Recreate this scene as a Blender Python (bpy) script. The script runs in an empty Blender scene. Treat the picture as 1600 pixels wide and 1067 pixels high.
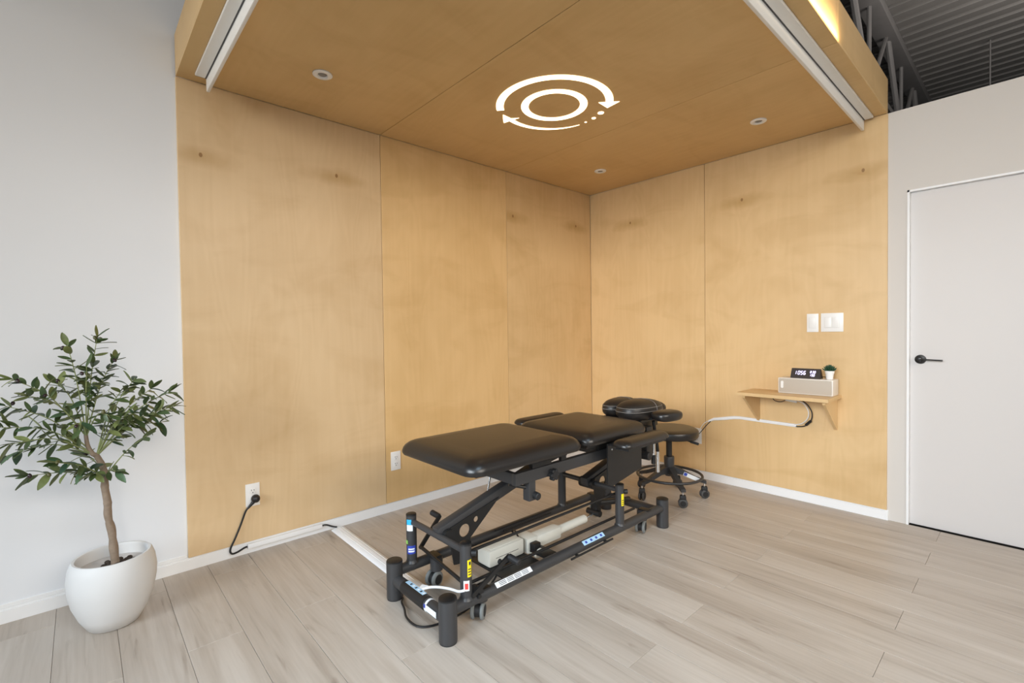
import bpy, bmesh, math, random
from mathutils import Vector, Matrix
random.seed(7)
sc = bpy.context.scene
COL = sc.collection
PI = math.pi

# ------------------------------------------------------------------ camera
cam_d = bpy.data.cameras.new('camera'); cam = bpy.data.objects.new('camera', cam_d); COL.objects.link(cam)
FW = Vector((0.67181354, 0.74043511, -0.02055282)); RT = Vector((0.74034811, -0.67209693, -0.01305313)); UP = Vector((0.02347848, 0.00644697, 0.99970355))
CAM = Vector((-4.06207, -3.21026, 1.32554))
M = Matrix((RT, UP, -FW)).transposed().to_4x4(); M.translation = CAM
cam.matrix_world = M
cam_d.sensor_width = 36.0; cam_d.lens = 744.489 * 36.0 / 1600.0; cam_d.clip_start = 0.02
sc.camera = cam

# ------------------------------------------------------------------ world, lights, exposure
w = bpy.data.worlds.new('world'); sc.world = w; w.use_nodes = True
bg = w.node_tree.nodes['Background']; bg.inputs[0].default_value = (0.90, 0.95, 1.0, 1); bg.inputs[1].default_value = 0.06

def area(name, loc, target, sx, sy, power, col, spread=180):
    l = bpy.data.lights.new(name, 'AREA'); l.shape = 'RECTANGLE'; l.size = sx; l.size_y = sy; l.energy = power; l.color = col; l.spread = math.radians(spread)
    o = bpy.data.objects.new(name, l); COL.objects.link(o); o.location = loc
    o.rotation_euler = (Vector(target) - Vector(loc)).to_track_quat('-Z', 'Y').to_euler()
    return o
area('window_daylight', (-6.2, -2.8, 1.85), (-2.8, -2.6, 0.0), 3.2, 1.9, 36, (0.58, 0.79, 1.0), 100)
area('right_wall_fill', (-8.8, -3.4, 2.85), (0.0, -1.5, 1.0), 4.5, 2.0, 37, (1.0, 0.95, 0.88), 58)  # added fill from far left, evens out the right wall
area('storefront_daylight', (-3.0, -7.0, 3.0), (-2.6, -1.5, 0.4), 4.8, 1.9, 41, (1.0, 0.92, 0.82), 78)
area('foreground_fill', (-3.6, -4.1, 3.80), (-3.3, -3.0, 0.0), 1.6, 1.0, 16, (0.62, 0.82, 1.0), 85)  # added cool fill from above, brightens the foreground floor
area('deck_fill', (0.3, -3.9, 2.95), (0.3, -3.9, 4.0), 1.6, 0.3, 36, (1.0, 0.94, 0.88), 170)  # added upward fill beyond the partition, lifts the dark deck
area('fascia_led_strip', (-2.30, -2.556, 2.772), (-2.30, -2.506, 2.90), 2.2, 0.014, 6.5, (1.0, 0.76, 0.44))

sc.view_settings.view_transform = 'Standard'; sc.view_settings.look = 'None'; sc.view_settings.gamma = 1.0
sc.view_settings.use_curve_mapping = False
sc.view_settings.exposure = 0.48

# ------------------------------------------------------------------ materials
MATS = {}
def newmat(name):
    m = bpy.data.materials.new(name); m.use_nodes = True
    nt = m.node_tree; return m, nt, nt.nodes['Principled BSDF']
def N(nt, t, **k):
    n = nt.nodes.new(t)
    for a, b in k.items(): setattr(n, a, b)
    return n
def simple(name, col, rough=0.5, metal=0.0, var=0.06, scale=30.0, bump=0.0, spec=0.5, coat=0.0, emit=None, es=0.0, sub=0.0):
    """principled colour with a slight noise variation and optional fine bump"""
    m, nt, p = newmat(name)
    tc = N(nt, 'ShaderNodeTexCoord'); no = N(nt, 'ShaderNodeTexNoise'); no.inputs['Scale'].default_value = scale; no.inputs['Detail'].default_value = 3
    nt.links.new(tc.outputs['Object'], no.inputs['Vector'])
    mx = N(nt, 'ShaderNodeMix', data_type='RGBA')
    mx.inputs['A'].default_value = tuple(c*(1-var) for c in col) + (1,); mx.inputs['B'].default_value = tuple(min(1, c*(1+var)) for c in col) + (1,)
    nt.links.new(no.outputs['Fac'], mx.inputs['Factor']); nt.links.new(mx.outputs['Result'], p.inputs['Base Color'])
    p.inputs['Roughness'].default_value = rough; p.inputs['Metallic'].default_value = metal; p.inputs['Specular IOR Level'].default_value = spec
    p.inputs['Coat Weight'].default_value = coat; p.inputs['Coat Roughness'].default_value = 0.2
    if bump:
        b = N(nt, 'ShaderNodeBump'); b.inputs['Strength'].default_value = bump; b.inputs['Distance'].default_value = 0.002
        nt.links.new(no.outputs['Fac'], b.inputs['Height']); nt.links.new(b.outputs['Normal'], p.inputs['Normal'])
    if emit:
        p.inputs['Emission Color'].default_value = emit + (1,); p.inputs['Emission Strength'].default_value = es
    MATS[name] = m
    return m
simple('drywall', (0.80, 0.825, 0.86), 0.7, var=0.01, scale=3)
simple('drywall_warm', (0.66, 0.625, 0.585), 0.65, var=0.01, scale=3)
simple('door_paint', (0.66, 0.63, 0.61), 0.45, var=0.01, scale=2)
simple('trim_white', (0.86, 0.865, 0.87), 0.4, var=0.01)
simple('plastic_white', (0.86, 0.85, 0.83), 0.35, var=0.01)
simple('track_white', (0.80, 0.79, 0.76), 0.4, var=0.02)
simple('track_slot', (0.10, 0.10, 0.10), 0.6)
simple('leather', (0.011, 0.0095, 0.009), 0.33, var=0.15, scale=180, bump=0.12, spec=0.55)
simple('leather_fold', (0.014, 0.012, 0.011), 0.42, var=0.15, scale=60, bump=0.25)
simple('stitch', (0.25, 0.23, 0.21), 0.7)
simple('powder_grey', (0.036, 0.036, 0.038), 0.42, var=0.08, scale=200, bump=0.05)
simple('powder_black', (0.009, 0.009, 0.0095), 0.45, var=0.1, scale=150)
simple('rubber_black', (0.012, 0.012, 0.013), 0.6)
simple('rubber_grey', (0.19, 0.205, 0.205), 0.6)
simple('rubber_dark', (0.055, 0.054, 0.053), 0.6)
simple('chrome', (0.70, 0.70, 0.70), 0.22, metal=1.0, var=0.02)
simple('actuator_white', (0.60, 0.59, 0.53), 0.45, var=0.03)
simple('sticker_white', (0.82, 0.84, 0.86), 0.4, var=0.02)
simple('sticker_blue', (0.40, 0.62, 0.80), 0.4, var=0.05)
simple('sticker_cyan', (0.03, 0.40, 0.72), 0.4)
simple('sticker_navy', (0.03, 0.06, 0.38), 0.4)
simple('sticker_yellow', (0.85, 0.70, 0.01), 0.4)
simple('sticker_red', (0.75, 0.06, 0.05), 0.4)
simple('sticker_green', (0.25, 0.55, 0.10), 0.4)
simple('ink', (0.03, 0.035, 0.05), 0.6)
simple('cord_black', (0.010, 0.010, 0.011), 0.45)
simple('cord_white', (0.78, 0.76, 0.72), 0.45)
simple('cover_white', (0.85, 0.87, 0.90), 0.45, var=0.02)
simple('ceramic', (0.69, 0.69, 0.685), 0.55, var=0.03, scale=12, bump=0.12)
simple('soil', (0.045, 0.032, 0.024), 0.9, var=0.5, scale=120, bump=0.8)
simple('filler', (0.55, 0.52, 0.50), 0.9, var=0.25, scale=25, bump=0.6)
simple('bark', (0.27, 0.205, 0.15), 0.85, var=0.35, scale=45, bump=0.8)
simple('twig', (0.26, 0.30, 0.13), 0.7, var=0.2)
simple('olive_dark', (0.028, 0.014, 0.018), 0.25, var=0.3)
simple('olive_green', (0.10, 0.10, 0.035), 0.3, var=0.3)
simple('succulent', (0.018, 0.075, 0.035), 0.5, var=0.4, scale=60)
simple('speaker_body', (0.78, 0.735, 0.68), 0.4, var=0.02)
simple('speaker_grille', (0.52, 0.465, 0.395), 0.65, var=0.10, scale=500, bump=0.5)
simple('clock_wood', (0.040, 0.033, 0.031), 0.55, var=0.25, scale=60)
simple('digits', (0.6, 0.55, 0.9), 0.5, emit=(0.72, 0.66, 1.0), es=1.6)
simple('steel_dark', (0.20, 0.19, 0.185), 0.55, var=0.15, scale=8)
simple('deck', (0.20, 0.19, 0.18), 0.6, var=0.12, scale=5)
simple('logo_glow', (1, 0.9, 0.7), 0.5, emit=(1.0, 0.80, 0.52), es=2.6)
simple('lens', (0.22, 0.22, 0.22), 0.3)
simple('handle_black', (0.012, 0.011, 0.010), 0.35)
simple('dark_gap', (0.03, 0.025, 0.02), 0.8)

def leafmat(name, c1, c2):
    m, nt, p = newmat(name)
    oi = N(nt, 'ShaderNodeObjectInfo'); mx = N(nt, 'ShaderNodeMix', data_type='RGBA')
    mx.inputs['A'].default_value = c1 + (1,); mx.inputs['B'].default_value = c2 + (1,)
    nt.links.new(oi.outputs['Random'], mx.inputs['Factor'])
    tc = N(nt, 'ShaderNodeTexCoord'); no = N(nt, 'ShaderNodeTexNoise'); no.inputs['Scale'].default_value = 60
    nt.links.new(tc.outputs['Object'], no.inputs['Vector'])
    mul = N(nt, 'ShaderNodeMix', data_type='RGBA', blend_type='MULTIPLY'); mul.inputs['Factor'].default_value = 0.5
    nt.links.new(mx.outputs['Result'], mul.inputs['A']); nt.links.new(no.outputs['Fac'], mul.inputs['B'])
    nt.links.new(mul.outputs['Result'], p.inputs['Base Color'])
    p.inputs['Roughness'].default_value = 0.45; p.inputs['Subsurface Weight'].default_value = 0.0
    MATS[name] = m
leafmat('leaf', (0.050, 0.098, 0.032), (0.29, 0.34, 0.115))
leafmat('leaf_blue', (0.035, 0.095, 0.055), (0.10, 0.18, 0.08))

def plymat(name, seed, knots=(), tint=1.0, hue=(0.720, 0.505, 0.262), hue2=(0.500, 0.310, 0.120)):
    """birch plywood: grain runs along local Z, face in local X/Z"""
    m, nt, p = newmat(name); L = nt.links.new
    tc = N(nt, 'ShaderNodeTexCoord')
    def mapped(scale, off):
        mp = N(nt, 'ShaderNodeMapping'); mp.inputs['Scale'].default_value = scale; mp.inputs['Location'].default_value = off
        L(tc.outputs['Object'], mp.inputs['Vector']); return mp.outputs['Vector']
    def noise(vec, scale, detail, dist=0.0):
        n = N(nt, 'ShaderNodeTexNoise'); n.inputs['Scale'].default_value = scale; n.inputs['Detail'].default_value = detail; n.inputs['Distortion'].default_value = dist
        L(vec, n.inputs['Vector']); return n.outputs['Fac']
    def math_(op, a, b=None):
        n = N(nt, 'ShaderNodeMath', operation=op)
        for i, q in enumerate((a, b)):
            if q is None: continue
            if isinstance(q, (int, float)): n.inputs[i].default_value = q
            else: L(q, n.inputs[i])
        return n.outputs[0]
    def ramp(v, a, b, lo=0.0, hi=1.0):
        n = N(nt, 'ShaderNodeMapRange'); n.inputs['From Min'].default_value = a; n.inputs['From Max'].default_value = b
        n.inputs['To Min'].default_value = lo; n.inputs['To Max'].default_value = hi; L(v, n.inputs['Value']); return n.outputs[0]
    o = (seed*3.17, seed*1.7, seed*5.3)
    cloud = noise(mapped((1.3, 1.3, 0.8), o), 1.6, 3, 0.6)
    rings = math_('SINE', math_('MULTIPLY', noise(mapped((2.2, 2.2, 0.42), o), 1.25, 2, 0.5), 95.0))
    fine = noise(mapped((38, 38, 0.7), o), 1.0, 3)
    patch = noise(mapped((1.5, 1.5, 3.6), (o[1], o[2], o[0])), 1.0, 5, 1.1)
    f = math_('ADD', math_('MULTIPLY', ramp(cloud, 0.35, 0.7), 0.34), math_('MULTIPLY', rings, 0.040))
    f = math_('ADD', f, math_('MULTIPLY', math_('SUBTRACT', fine, 0.5), 0.30))
    f = math_('ADD', f, math_('MULTIPLY', ramp(patch, 0.50, 0.68), 0.24))
    for (kx, kz) in knots:
        mp = N(nt, 'ShaderNodeMapping'); mp.inputs['Location'].default_value = (-kx/0.20, 0, -kz/0.055 + 0.25); mp.inputs['Scale'].default_value = (1/0.20, 0, 1/0.055)
        wob = N(nt, 'ShaderNodeVectorMath', operation='ADD'); L(tc.outputs['Object'], mp.inputs['Vector'])
        nz = N(nt, 'ShaderNodeTexNoise'); nz.inputs['Scale'].default_value = 9; L(tc.outputs['Object'], nz.inputs['Vector'])
        L(mp.outputs['Vector'], wob.inputs[0]); L(nz.outputs['Color'], wob.inputs[1])
        ln = N(nt, 'ShaderNodeVectorMath', operation='DISTANCE'); L(wob.outputs[0], ln.inputs[0]); ln.inputs[1].default_value = (0.5, 0.5, 0.5)
        f = math_('ADD', f, ramp(ln.outputs['Value'], 0.15, 1.25, 0.72, 0.0))
        mp2 = N(nt, 'ShaderNodeMapping'); mp2.inputs['Location'].default_value = (-kx/0.009, 0, -kz/0.013); mp2.inputs['Scale'].default_value = (1/0.009, 0, 1/0.013)
        L(tc.outputs['Object'], mp2.inputs['Vector'])
        ln2 = N(nt, 'ShaderNodeVectorMath', operation='LENGTH'); L(mp2.outputs['Vector'], ln2.inputs[0])
        f = math_('ADD', f, ramp(ln2.outputs['Value'], 0.4, 1.2, 1.5, 0.0))
    cr = N(nt, 'ShaderNodeValToRGB')
    e = cr.color_ramp.elements; e[0].position = 0.0; e[0].color = tuple(c*tint for c in hue) + (1,)
    e[1].position = 0.85; e[1].color = tuple(c*tint for c in hue2) + (1,)
    e2 = cr.color_ramp.elements.new(1.0); e2.color = (0.30, 0.165, 0.06, 1)
    f = math_('MULTIPLY', f, 0.75)
    L(f, cr.inputs['Fac']); L(cr.outputs['Color'], p.inputs['Base Color'])
    p.inputs['Roughness'].default_value = 0.42; p.inputs['Specular IOR Level'].default_value = 0.4
    MATS[name] = m
    return m

def floormat():
    m, nt, p = newmat('oak_vinyl'); L = nt.links.new
    tc = N(nt, 'ShaderNodeTexCoord'); oi = N(nt, 'ShaderNodeObjectInfo')
    cx = N(nt, 'ShaderNodeCombineXYZ'); mu = N(nt, 'ShaderNodeMath', operation='MULTIPLY'); mu.inputs[1].default_value = 37.0
    L(oi.outputs['Random'], mu.inputs[0]); L(mu.outputs[0], cx.inputs[0]); L(mu.outputs[0], cx.inputs[1])
    ad = N(nt, 'ShaderNodeVectorMath', operation='ADD'); L(tc.outputs['Object'], ad.inputs[0]); L(cx.outputs[0], ad.inputs[1])
    def noise(sc_, scale, det, dist=0.0):
        mp = N(nt, 'ShaderNodeMapping'); mp.inputs['Scale'].default_value = sc_; L(ad.outputs[0], mp.inputs['Vector'])
        n = N(nt, 'ShaderNodeTexNoise'); n.inputs['Scale'].default_value = scale; n.inputs['Detail'].default_value = det; n.inputs['Distortion'].default_value = dist
        L(mp.outputs[0], n.inputs['Vector']); return n.outputs['Fac']
    a = noise((9, 0.9, 1), 1.0, 4, 0.8); b = noise((60, 2.2, 1), 1.0, 5, 0.2); c = noise((14, 1.6, 1), 1.3, 3, 1.5)
    def rng(v, f0, f1, t0, t1):
        n = N(nt, 'ShaderNodeMapRange'); n.inputs[1].default_value = f0; n.inputs[2].default_value = f1; n.inputs[3].default_value = t0; n.inputs[4].default_value = t1; L(v, n.inputs[0]); return n.outputs[0]
    def add(x, y, op='ADD'):
        n = N(nt, 'ShaderNodeMath', operation=op); L(x, n.inputs[0]); L(y, n.inputs[1]); return n.outputs[0]
    f = add(rng(a, 0.32, 0.68, 0, 0.42), rng(b, 0.35, 0.7, 0, 0.22)); f = add(f, rng(c, 0.60, 0.78, 0, 0.36)); f = add(f, rng(oi.outputs['Random'], 0, 1, -0.04, 0.12))
    cr = N(nt, 'ShaderNodeValToRGB'); e = cr.color_ramp.elements
    e[0].position = 0.0; e[0].color = (0.550, 0.492, 0.432, 1); e[1].position = 1.0; e[1].color = (0.255, 0.205, 0.165, 1)
    mid = e.new(0.45); mid.color = (0.440, 0.380, 0.322, 1)
    L(f, cr.inputs['Fac']); L(cr.outputs['Color'], p.inputs['Base Color'])
    p.inputs['Roughness'].default_value = 0.38; p.inputs['Specular IOR Level'].default_value = 0.45
    bp = N(nt, 'ShaderNodeBump'); bp.inputs['Strength'].default_value = 0.08; bp.inputs['Distance'].default_value = 0.002; L(b, bp.inputs['Height']); L(bp.outputs[0], p.inputs['Normal'])
    MATS['oak_vinyl'] = m
floormat()

# ------------------------------------------------------------------ mesh helpers
WOFF = {}
def BM(): return bmesh.new()
def box(bm, c, s, rot=None, bev=0.0, seg=2):
    r = bmesh.ops.create_cube(bm, size=1.0); vs = r['verts']
    bmesh.ops.scale(bm, vec=Vector(s), verts=vs)
    if bev > 0:
        es = list({e for v in vs for e in v.link_edges})
        rr = bmesh.ops.bevel(bm, geom=es, offset=bev, segments=seg, affect='EDGES', profile=0.6)
        vs = list({v for f in rr['faces'] for v in f.verts} | {v for v in vs if v.is_valid})
    if rot is not None: bmesh.ops.rotate(bm, cent=(0, 0, 0), matrix=rot, verts=vs)
    bmesh.ops.translate(bm, vec=Vector(c), verts=vs)
    return bm
def bx(bm, x0, x1, y0, y1, z0, z1, bev=0.0):
    return box(bm, ((x0+x1)/2, (y0+y1)/2, (z0+z1)/2), (abs(x1-x0), abs(y1-y0), abs(z1-z0)), None, bev)
def frame(d):
    d = Vector(d).normalized(); a = Vector((0, 0, 1)) if abs(d.z) < 0.95 else Vector((1, 0, 0))
    u = d.cross(a).normalized(); v = d.cross(u).normalized(); return u, v
def rings(bm, loops, closed_ends=True, close=True):
    vv = [[bm.verts.new(p) for p in lp] for lp in loops]
    n = len(vv[0])
    for a, b in zip(vv[:-1], vv[1:]):
        for i in range(n if close else n-1):
            j = (i+1) % n
            try: bm.faces.new((a[i], a[j], b[j], b[i]))
            except ValueError: pass
    if closed_ends:
        for lp in (vv[0], vv[-1]):
            try: bm.faces.new(lp)
            except ValueError: pass
    return bm
def cyl(bm, p0, p1, r, r1=None, seg=16, bev=0.0):
    p0, p1 = Vector(p0), Vector(p1); r1 = r if r1 is None else r1
    u, v = frame(p1-p0); d = (p1-p0).normalized()
    prof = [(p0, r), (p1, r1)] if not bev else [(p0, r-bev), (p0+d*bev, r), (p1-d*bev, r1), (p1, r1-bev)]
    return rings(bm, [[c + (u*math.cos(2*PI*i/seg) + v*math.sin(2*PI*i/seg))*q for i in range(seg)] for c, q in prof])
def smooth_path(pts, sub=6):
    P = [Vector(p) for p in pts]; out = []
    for i in range(len(P)-1):
        a = P[max(i-1, 0)]; b = P[i]; c = P[i+1]; d = P[min(i+2, len(P)-1)]
        for k in range(sub):
            t = k/sub
            out.append(0.5*((2*b) + (c-a)*t + (2*a-5*b+4*c-d)*t*t + (3*b-a-3*c+d)*t**3))
    out.append(P[-1]); return out
def tube(bm, pts, r, seg=8, sub=6, r_end=None):
    P = smooth_path(pts, sub) if sub > 1 else [Vector(p) for p in pts]
    n = len(P); loops = []; u = None
    for i, c in enumerate(P):
        d = (P[min(i+1, n-1)] - P[max(i-1, 0)]).normalized()
        if u is None: u, v = frame(d)
        else:
            u = (u - d*u.dot(d)).normalized(); v = d.cross(u)
        rr = r if r_end is None else r + (r_end-r)*i/(n-1)
        loops.append([c + (u*math.cos(2*PI*k/seg) + v*math.sin(2*PI*k/seg))*rr for k in range(seg)])
    return rings(bm, loops)
def torus(bm, c, R, r, seg=48, rs=8, z=Vector((0, 0, 1)), sz=1.0):
    u, v = frame(z); z = Vector(z).normalized(); c = Vector(c)
    vv = []
    for i in range(seg):
        a = 2*PI*i/seg; d = u*math.cos(a) + v*math.sin(a)
        vv.append([bm.verts.new(c + d*(R + r*math.cos(2*PI*k/rs)) + z*(r*sz*math.sin(2*PI*k/rs))) for k in range(rs)])
    for i in range(seg):
        for k in range(rs):
            bm.faces.new((vv[i][k], vv[(i+1) % seg][k], vv[(i+1) % seg][(k+1) % rs], vv[i][(k+1) % rs]))
    return bm
def lathe(bm, prof, c=(0, 0, 0), seg=40, caps=True, axis=None):
    c = Vector(c)
    if axis is None: u, v, d = Vector((1, 0, 0)), Vector((0, 1, 0)), Vector((0, 0, 1))
    else:
        d = Vector(axis).normalized(); u, v = frame(d)
    return rings(bm, [[c + (u*math.cos(2*PI*i/seg) + v*math.sin(2*PI*i/seg))*max(r, 1e-4) + d*z for i in range(seg)] for r, z in prof], caps)
def prism(bm, poly, o, u, v, t):
    """extrude a 2D polygon: point = o + a*u + b*v, thickness t along u x v, centred"""
    o, u, v = Vector(o), Vector(u), Vector(v); n = u.cross(v).normalized()*t/2
    A = [o + u*a + v*b - n for a, b in poly]; B = [o + u*a + v*b + n for a, b in poly]
    return rings(bm, [A, B])
def rrect(hx, hy, R, n=6):
    R = max(0.002, min(R, hx-1e-3, hy-1e-3)); pts = []
    for cx, cy, a0 in ((hx-R, hy-R, 0), (-hx+R, hy-R, PI/2), (-hx+R, -hy+R, PI), (hx-R, -hy+R, 1.5*PI)):
        for k in range(n+1):
            a = a0 + PI/2*k/n; pts.append((cx + R*math.cos(a), cy + R*math.sin(a)))
    return pts
def pad(bm, cx, cy, z0, z1, hx, hy, R=0.06, edge=0.03, crown=0.006, rot=0.0, taper=0.0):
    """upholstered cushion: rounded plan, rounded edges, slightly crowned top"""
    h = z1-z0; loops = []
    prof = [(0.022, 0.0), (0.005, 0.07*h), (0.0, 0.20*h), (0.0, 0.34*h), (0.12*edge, 0.52*h), (0.36*edge, 0.70*h), (0.72*edge, 0.85*h), (1.15*edge, 0.94*h), (1.8*edge, 1.0*h), (3.0*edge, h+crown)]
    c, s = math.cos(rot), math.sin(rot)
    for ins, z in prof:
        lp = []
        for x, y in rrect(hx-ins, hy-ins, R-ins*0.5, 7):
            y *= 1 - taper*(x+hx)/(2*hx)
            lp.append(Vector((cx + x*c - y*s, cy + x*s + y*c, z0+z)))
        loops.append(lp)
    return rings(bm, loops)

def finish(bm, name, smooth):
    bmesh.ops.recalc_face_normals(bm, faces=bm.faces)
    me = bpy.data.meshes.new(name); bm.to_mesh(me); bm.free()
    if smooth:
        me.polygons.foreach_set('use_smooth', [True]*len(me.polygons))
        try: me.set_sharp_from_angle(angle=math.radians(42))
        except Exception: pass
    return me
def part(name, bm, mat, parent=None, smooth=True, label=None, loc=None):
    """bm given in world coordinates; the object sits on its parent's origin"""
    off = WOFF.get(parent.name, Vector()) if parent else Vector()
    org = Vector(loc) if loc is not None else off
    bmesh.ops.translate(bm, vec=-org, verts=bm.verts)
    me = finish(bm, name, smooth); me.materials.append(MATS[mat])
    o = bpy.data.objects.new(name, me); COL.objects.link(o)
    o.location = org - off
    if parent: o.parent = parent
    WOFF[o.name] = org
    if label: o['label'] = label
    return o
def thing(name, label, cat, loc=(0, 0, 0), group=None):
    o = bpy.data.objects.new(name, None); COL.objects.link(o); o.location = loc; o.empty_display_size = 0.1
    WOFF[o.name] = Vector(loc); tag(o, label, cat, group); return o
def tag(o, label, cat, group=None):
    o['label'] = label; o['category'] = cat
    if group: o['group'] = group
    return o
def struct(name, bm, mat, label=None, loc=(0, 0, 0), smooth=False, cat=None):
    o = part(name, bm, mat, None, smooth, None, loc); o['kind'] = 'structure'
    o['label'] = label; o['category'] = cat
    return o

# ------------------------------------------------------------------ key dimensions
XL, X1, X2 = -3.6373, -2.4163, -1.1963      # left wall plywood: left end and seams
Y1, Y2 = -1.2538, -2.5271                   # right wall plywood seam and end
ZP, ZC = 0.0706, 2.7624                     # plywood bottom, canopy underside
TP = 0.018                                  # plywood thickness
ZD = 4.0                                    # metal deck

# ------------------------------------------------------------------ setting
# floor: slab and planks
fl = struct('floor', bx(BM(), -9, 7, -8, 3, -0.15, -0.012), 'dark_gap', 'greige oak plank floor', cat='floor')
PW, PLN, XB0 = 0.2098, 1.315, 0.0198
for k in range(0, 26):
    xa = XB0 - PW*k; xb = xa - PW
    y = (-2.80 if k % 2 == 0 else -2.14) + PLN*3
    while y > -4.4:
        ya, yb = y, y-PLN; y -= PLN
        ya = min(ya, 0.02)
        if ya - yb < 0.05: continue
        c = ((xa+xb)/2, (ya+yb)/2, -0.006)
        b = box(BM(), c, (PW-0.0012, ya-yb-0.0012, 0.012), None, 0.0009, 1)
        part('plank', b, 'oak_vinyl', fl, False, None, c)

wl = struct('wall_left', bx(BM(), -7, 7, TP, TP+0.15, 0, ZD), 'drywall', 'white painted drywall behind the plywood panels', cat='wall')
plymat('ply_a', 1.3, [(-0.50, 0.94), (0.285, 0.985)], hue=(0.735, 0.545, 0.325), hue2=(0.52, 0.335, 0.150))
plymat('ply_b', 4.1, [], hue=(0.74, 0.505, 0.245), hue2=(0.52, 0.315, 0.112))
plymat('ply_c', 7.9, [(-0.52, 0.96), (0.36, 0.99)])
plymat('ply_d', 10.7, [(-0.13, 0.97)], tint=1.03)
plymat('ply_e', 13.3, [(-0.32, 0.97), (0.50, 1.0)], tint=1.03)
plymat('ply_f', 17.1, hue=(0.68, 0.47, 0.225), hue2=(0.50, 0.315, 0.125))
plymat('ply_g', 21.9, hue=(0.68, 0.47, 0.225), hue2=(0.50, 0.315, 0.125))
plymat('ply_h', 25.3, hue=(0.68, 0.47, 0.225), hue2=(0.50, 0.315, 0.125))
plymat('ply_shelf', 3.7)
def panel(name, parent, mat, c, wdt, hgt, rot):
    """plywood sheet: local X width, local Z grain length"""
    b = BM(); box(b, (0, 0, 0), (wdt-0.003, TP, hgt), None, 0.0012, 1)
    me = finish(b, name, False); me.materials.append(MATS[mat])
    o = bpy.data.objects.new(name, me); COL.objects.link(o); o.parent = parent
    off = WOFF.get(parent.name, Vector())
    o.matrix_local = Matrix.Translation(Vector(c)-off) @ rot
    WOFF[o.name] = Vector(c); return o
H = ZC-ZP; ZM = (ZC+ZP)/2
I4 = Matrix.Identity(4); RZ = Matrix.Rotation(PI/2, 4, 'Z')
for mat, xa, xb in (('ply_a', XL, X1), ('ply_b', X1, X2), ('ply_c', X2, -TP*0)):
    panel('plywood_panel', wl, mat, ((xa+xb)/2, TP/2, ZM), xb-xa, H-0.001, I4)
# right wall: partition with door opening
DY0, DY1, DZ = -2.628, -3.56, 2.225
b = BM()
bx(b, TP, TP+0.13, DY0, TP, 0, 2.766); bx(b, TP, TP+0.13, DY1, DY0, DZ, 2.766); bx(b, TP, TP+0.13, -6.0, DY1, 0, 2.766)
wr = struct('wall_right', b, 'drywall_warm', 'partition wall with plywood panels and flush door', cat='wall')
RZM = Matrix.Rotation(-PI/2, 4, 'Z')
for mat, ya, yb in (('ply_d', 0, Y1), ('ply_e', Y1, Y2)):
    panel('plywood_panel', wr, mat, (TP/2, (ya+yb)/2, ZM), abs(yb-ya), H-0.001, RZM)
wf = struct('wall_light_block', bx(BM(), 7, 7.15, -8, 3, 0, ZD), 'drywall', 'unseen end wall added to shut out light', cat='wall')  # unseen wall, added so world light does not reach the deck
# baseboards
b = BM(); bx(b, -7, TP, 0.004, TP, 0, 0.060, 0.001); bx(b, -7, TP, 0.009, TP, 0.060, 0.0700, 0.001); bx(b, -7, XL-0.004, 0.012, TP, 0.070, 0.088, 0.002)
struct('baseboard_left', b, 'trim_white', 'white baseboard under the plywood wall', cat='baseboard')
b = BM(); bx(b, 0.004, TP, Y2-0.006, 0.003, 0, 0.060, 0.001); bx(b, 0.009, TP, Y2-0.006, 0.003, 0.060, 0.0700, 0.001)
struct('baseboard_right', b, 'trim_white', 'white baseboard along the right plywood wall', cat='baseboard')
# door, jamb
b = BM(); jt = 0.012
bx(b, TP-0.004, TP+0.13, DY0-jt, DY0, 0, DZ); bx(b, TP-0.004, TP+0.13, DY1, DY1+jt, 0, DZ); bx(b, TP-0.004, TP+0.13, DY1, DY0, DZ-jt, DZ)
bx(b, TP+0.072, TP+0.087, DY0-jt-0.012, DY0-jt, 0, DZ-jt); bx(b, TP+0.072, TP+0.087, DY1+jt, DY0-jt, DZ-jt-0.012, DZ-jt)
struct('trim_1', b, 'trim_white', 'white door jamb', cat='trim')
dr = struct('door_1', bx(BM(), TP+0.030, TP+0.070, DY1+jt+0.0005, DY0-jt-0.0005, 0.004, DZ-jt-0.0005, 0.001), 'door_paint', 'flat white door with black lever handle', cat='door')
hd = part('door_handle', lathe(BM(), [(0.030, 0), (0.030, -0.004), (0.028, -0.010), (0.014, -0.014), (0.012, -0.045), (0.0, -0.047)], (TP+0.030, -2.694, 1.108), 32, axis=(1, 0, 0)), 'handle_black', dr, label='matte black lever handle')
b = BM(); tube(b, [(TP-0.012, -2.694, 1.108), (TP-0.016, -2.72, 1.1085), (TP-0.016, -2.79, 1.106), (TP-0.016, -2.808, 1.105)], 0.0052, 10)
part('lever', b, 'handle_black', hd)

# canopy
can = struct('ceiling_canopy', bx(BM(), XL+TP+0.004, -0.001, Y2+TP+0.004, -0.001, ZC+TP, ZC+TP+0.06), 'dark_gap', 'plywood canopy ceiling over the treatment bay', cat='ceiling')
RXm = Matrix.Rotation(PI/2, 4, 'X')        # local Z -> -Y, local Y -> Z
for mat, xa, xb in (('ply_f', XL, X1), ('ply_g', X1, X2), ('ply_h', X2, 0)):
    panel('soffit_panel', can, mat, ((xa+xb)/2, Y2/2, ZC+TP/2), xb-xa, abs(Y2)-0.002, RXm)
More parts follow.
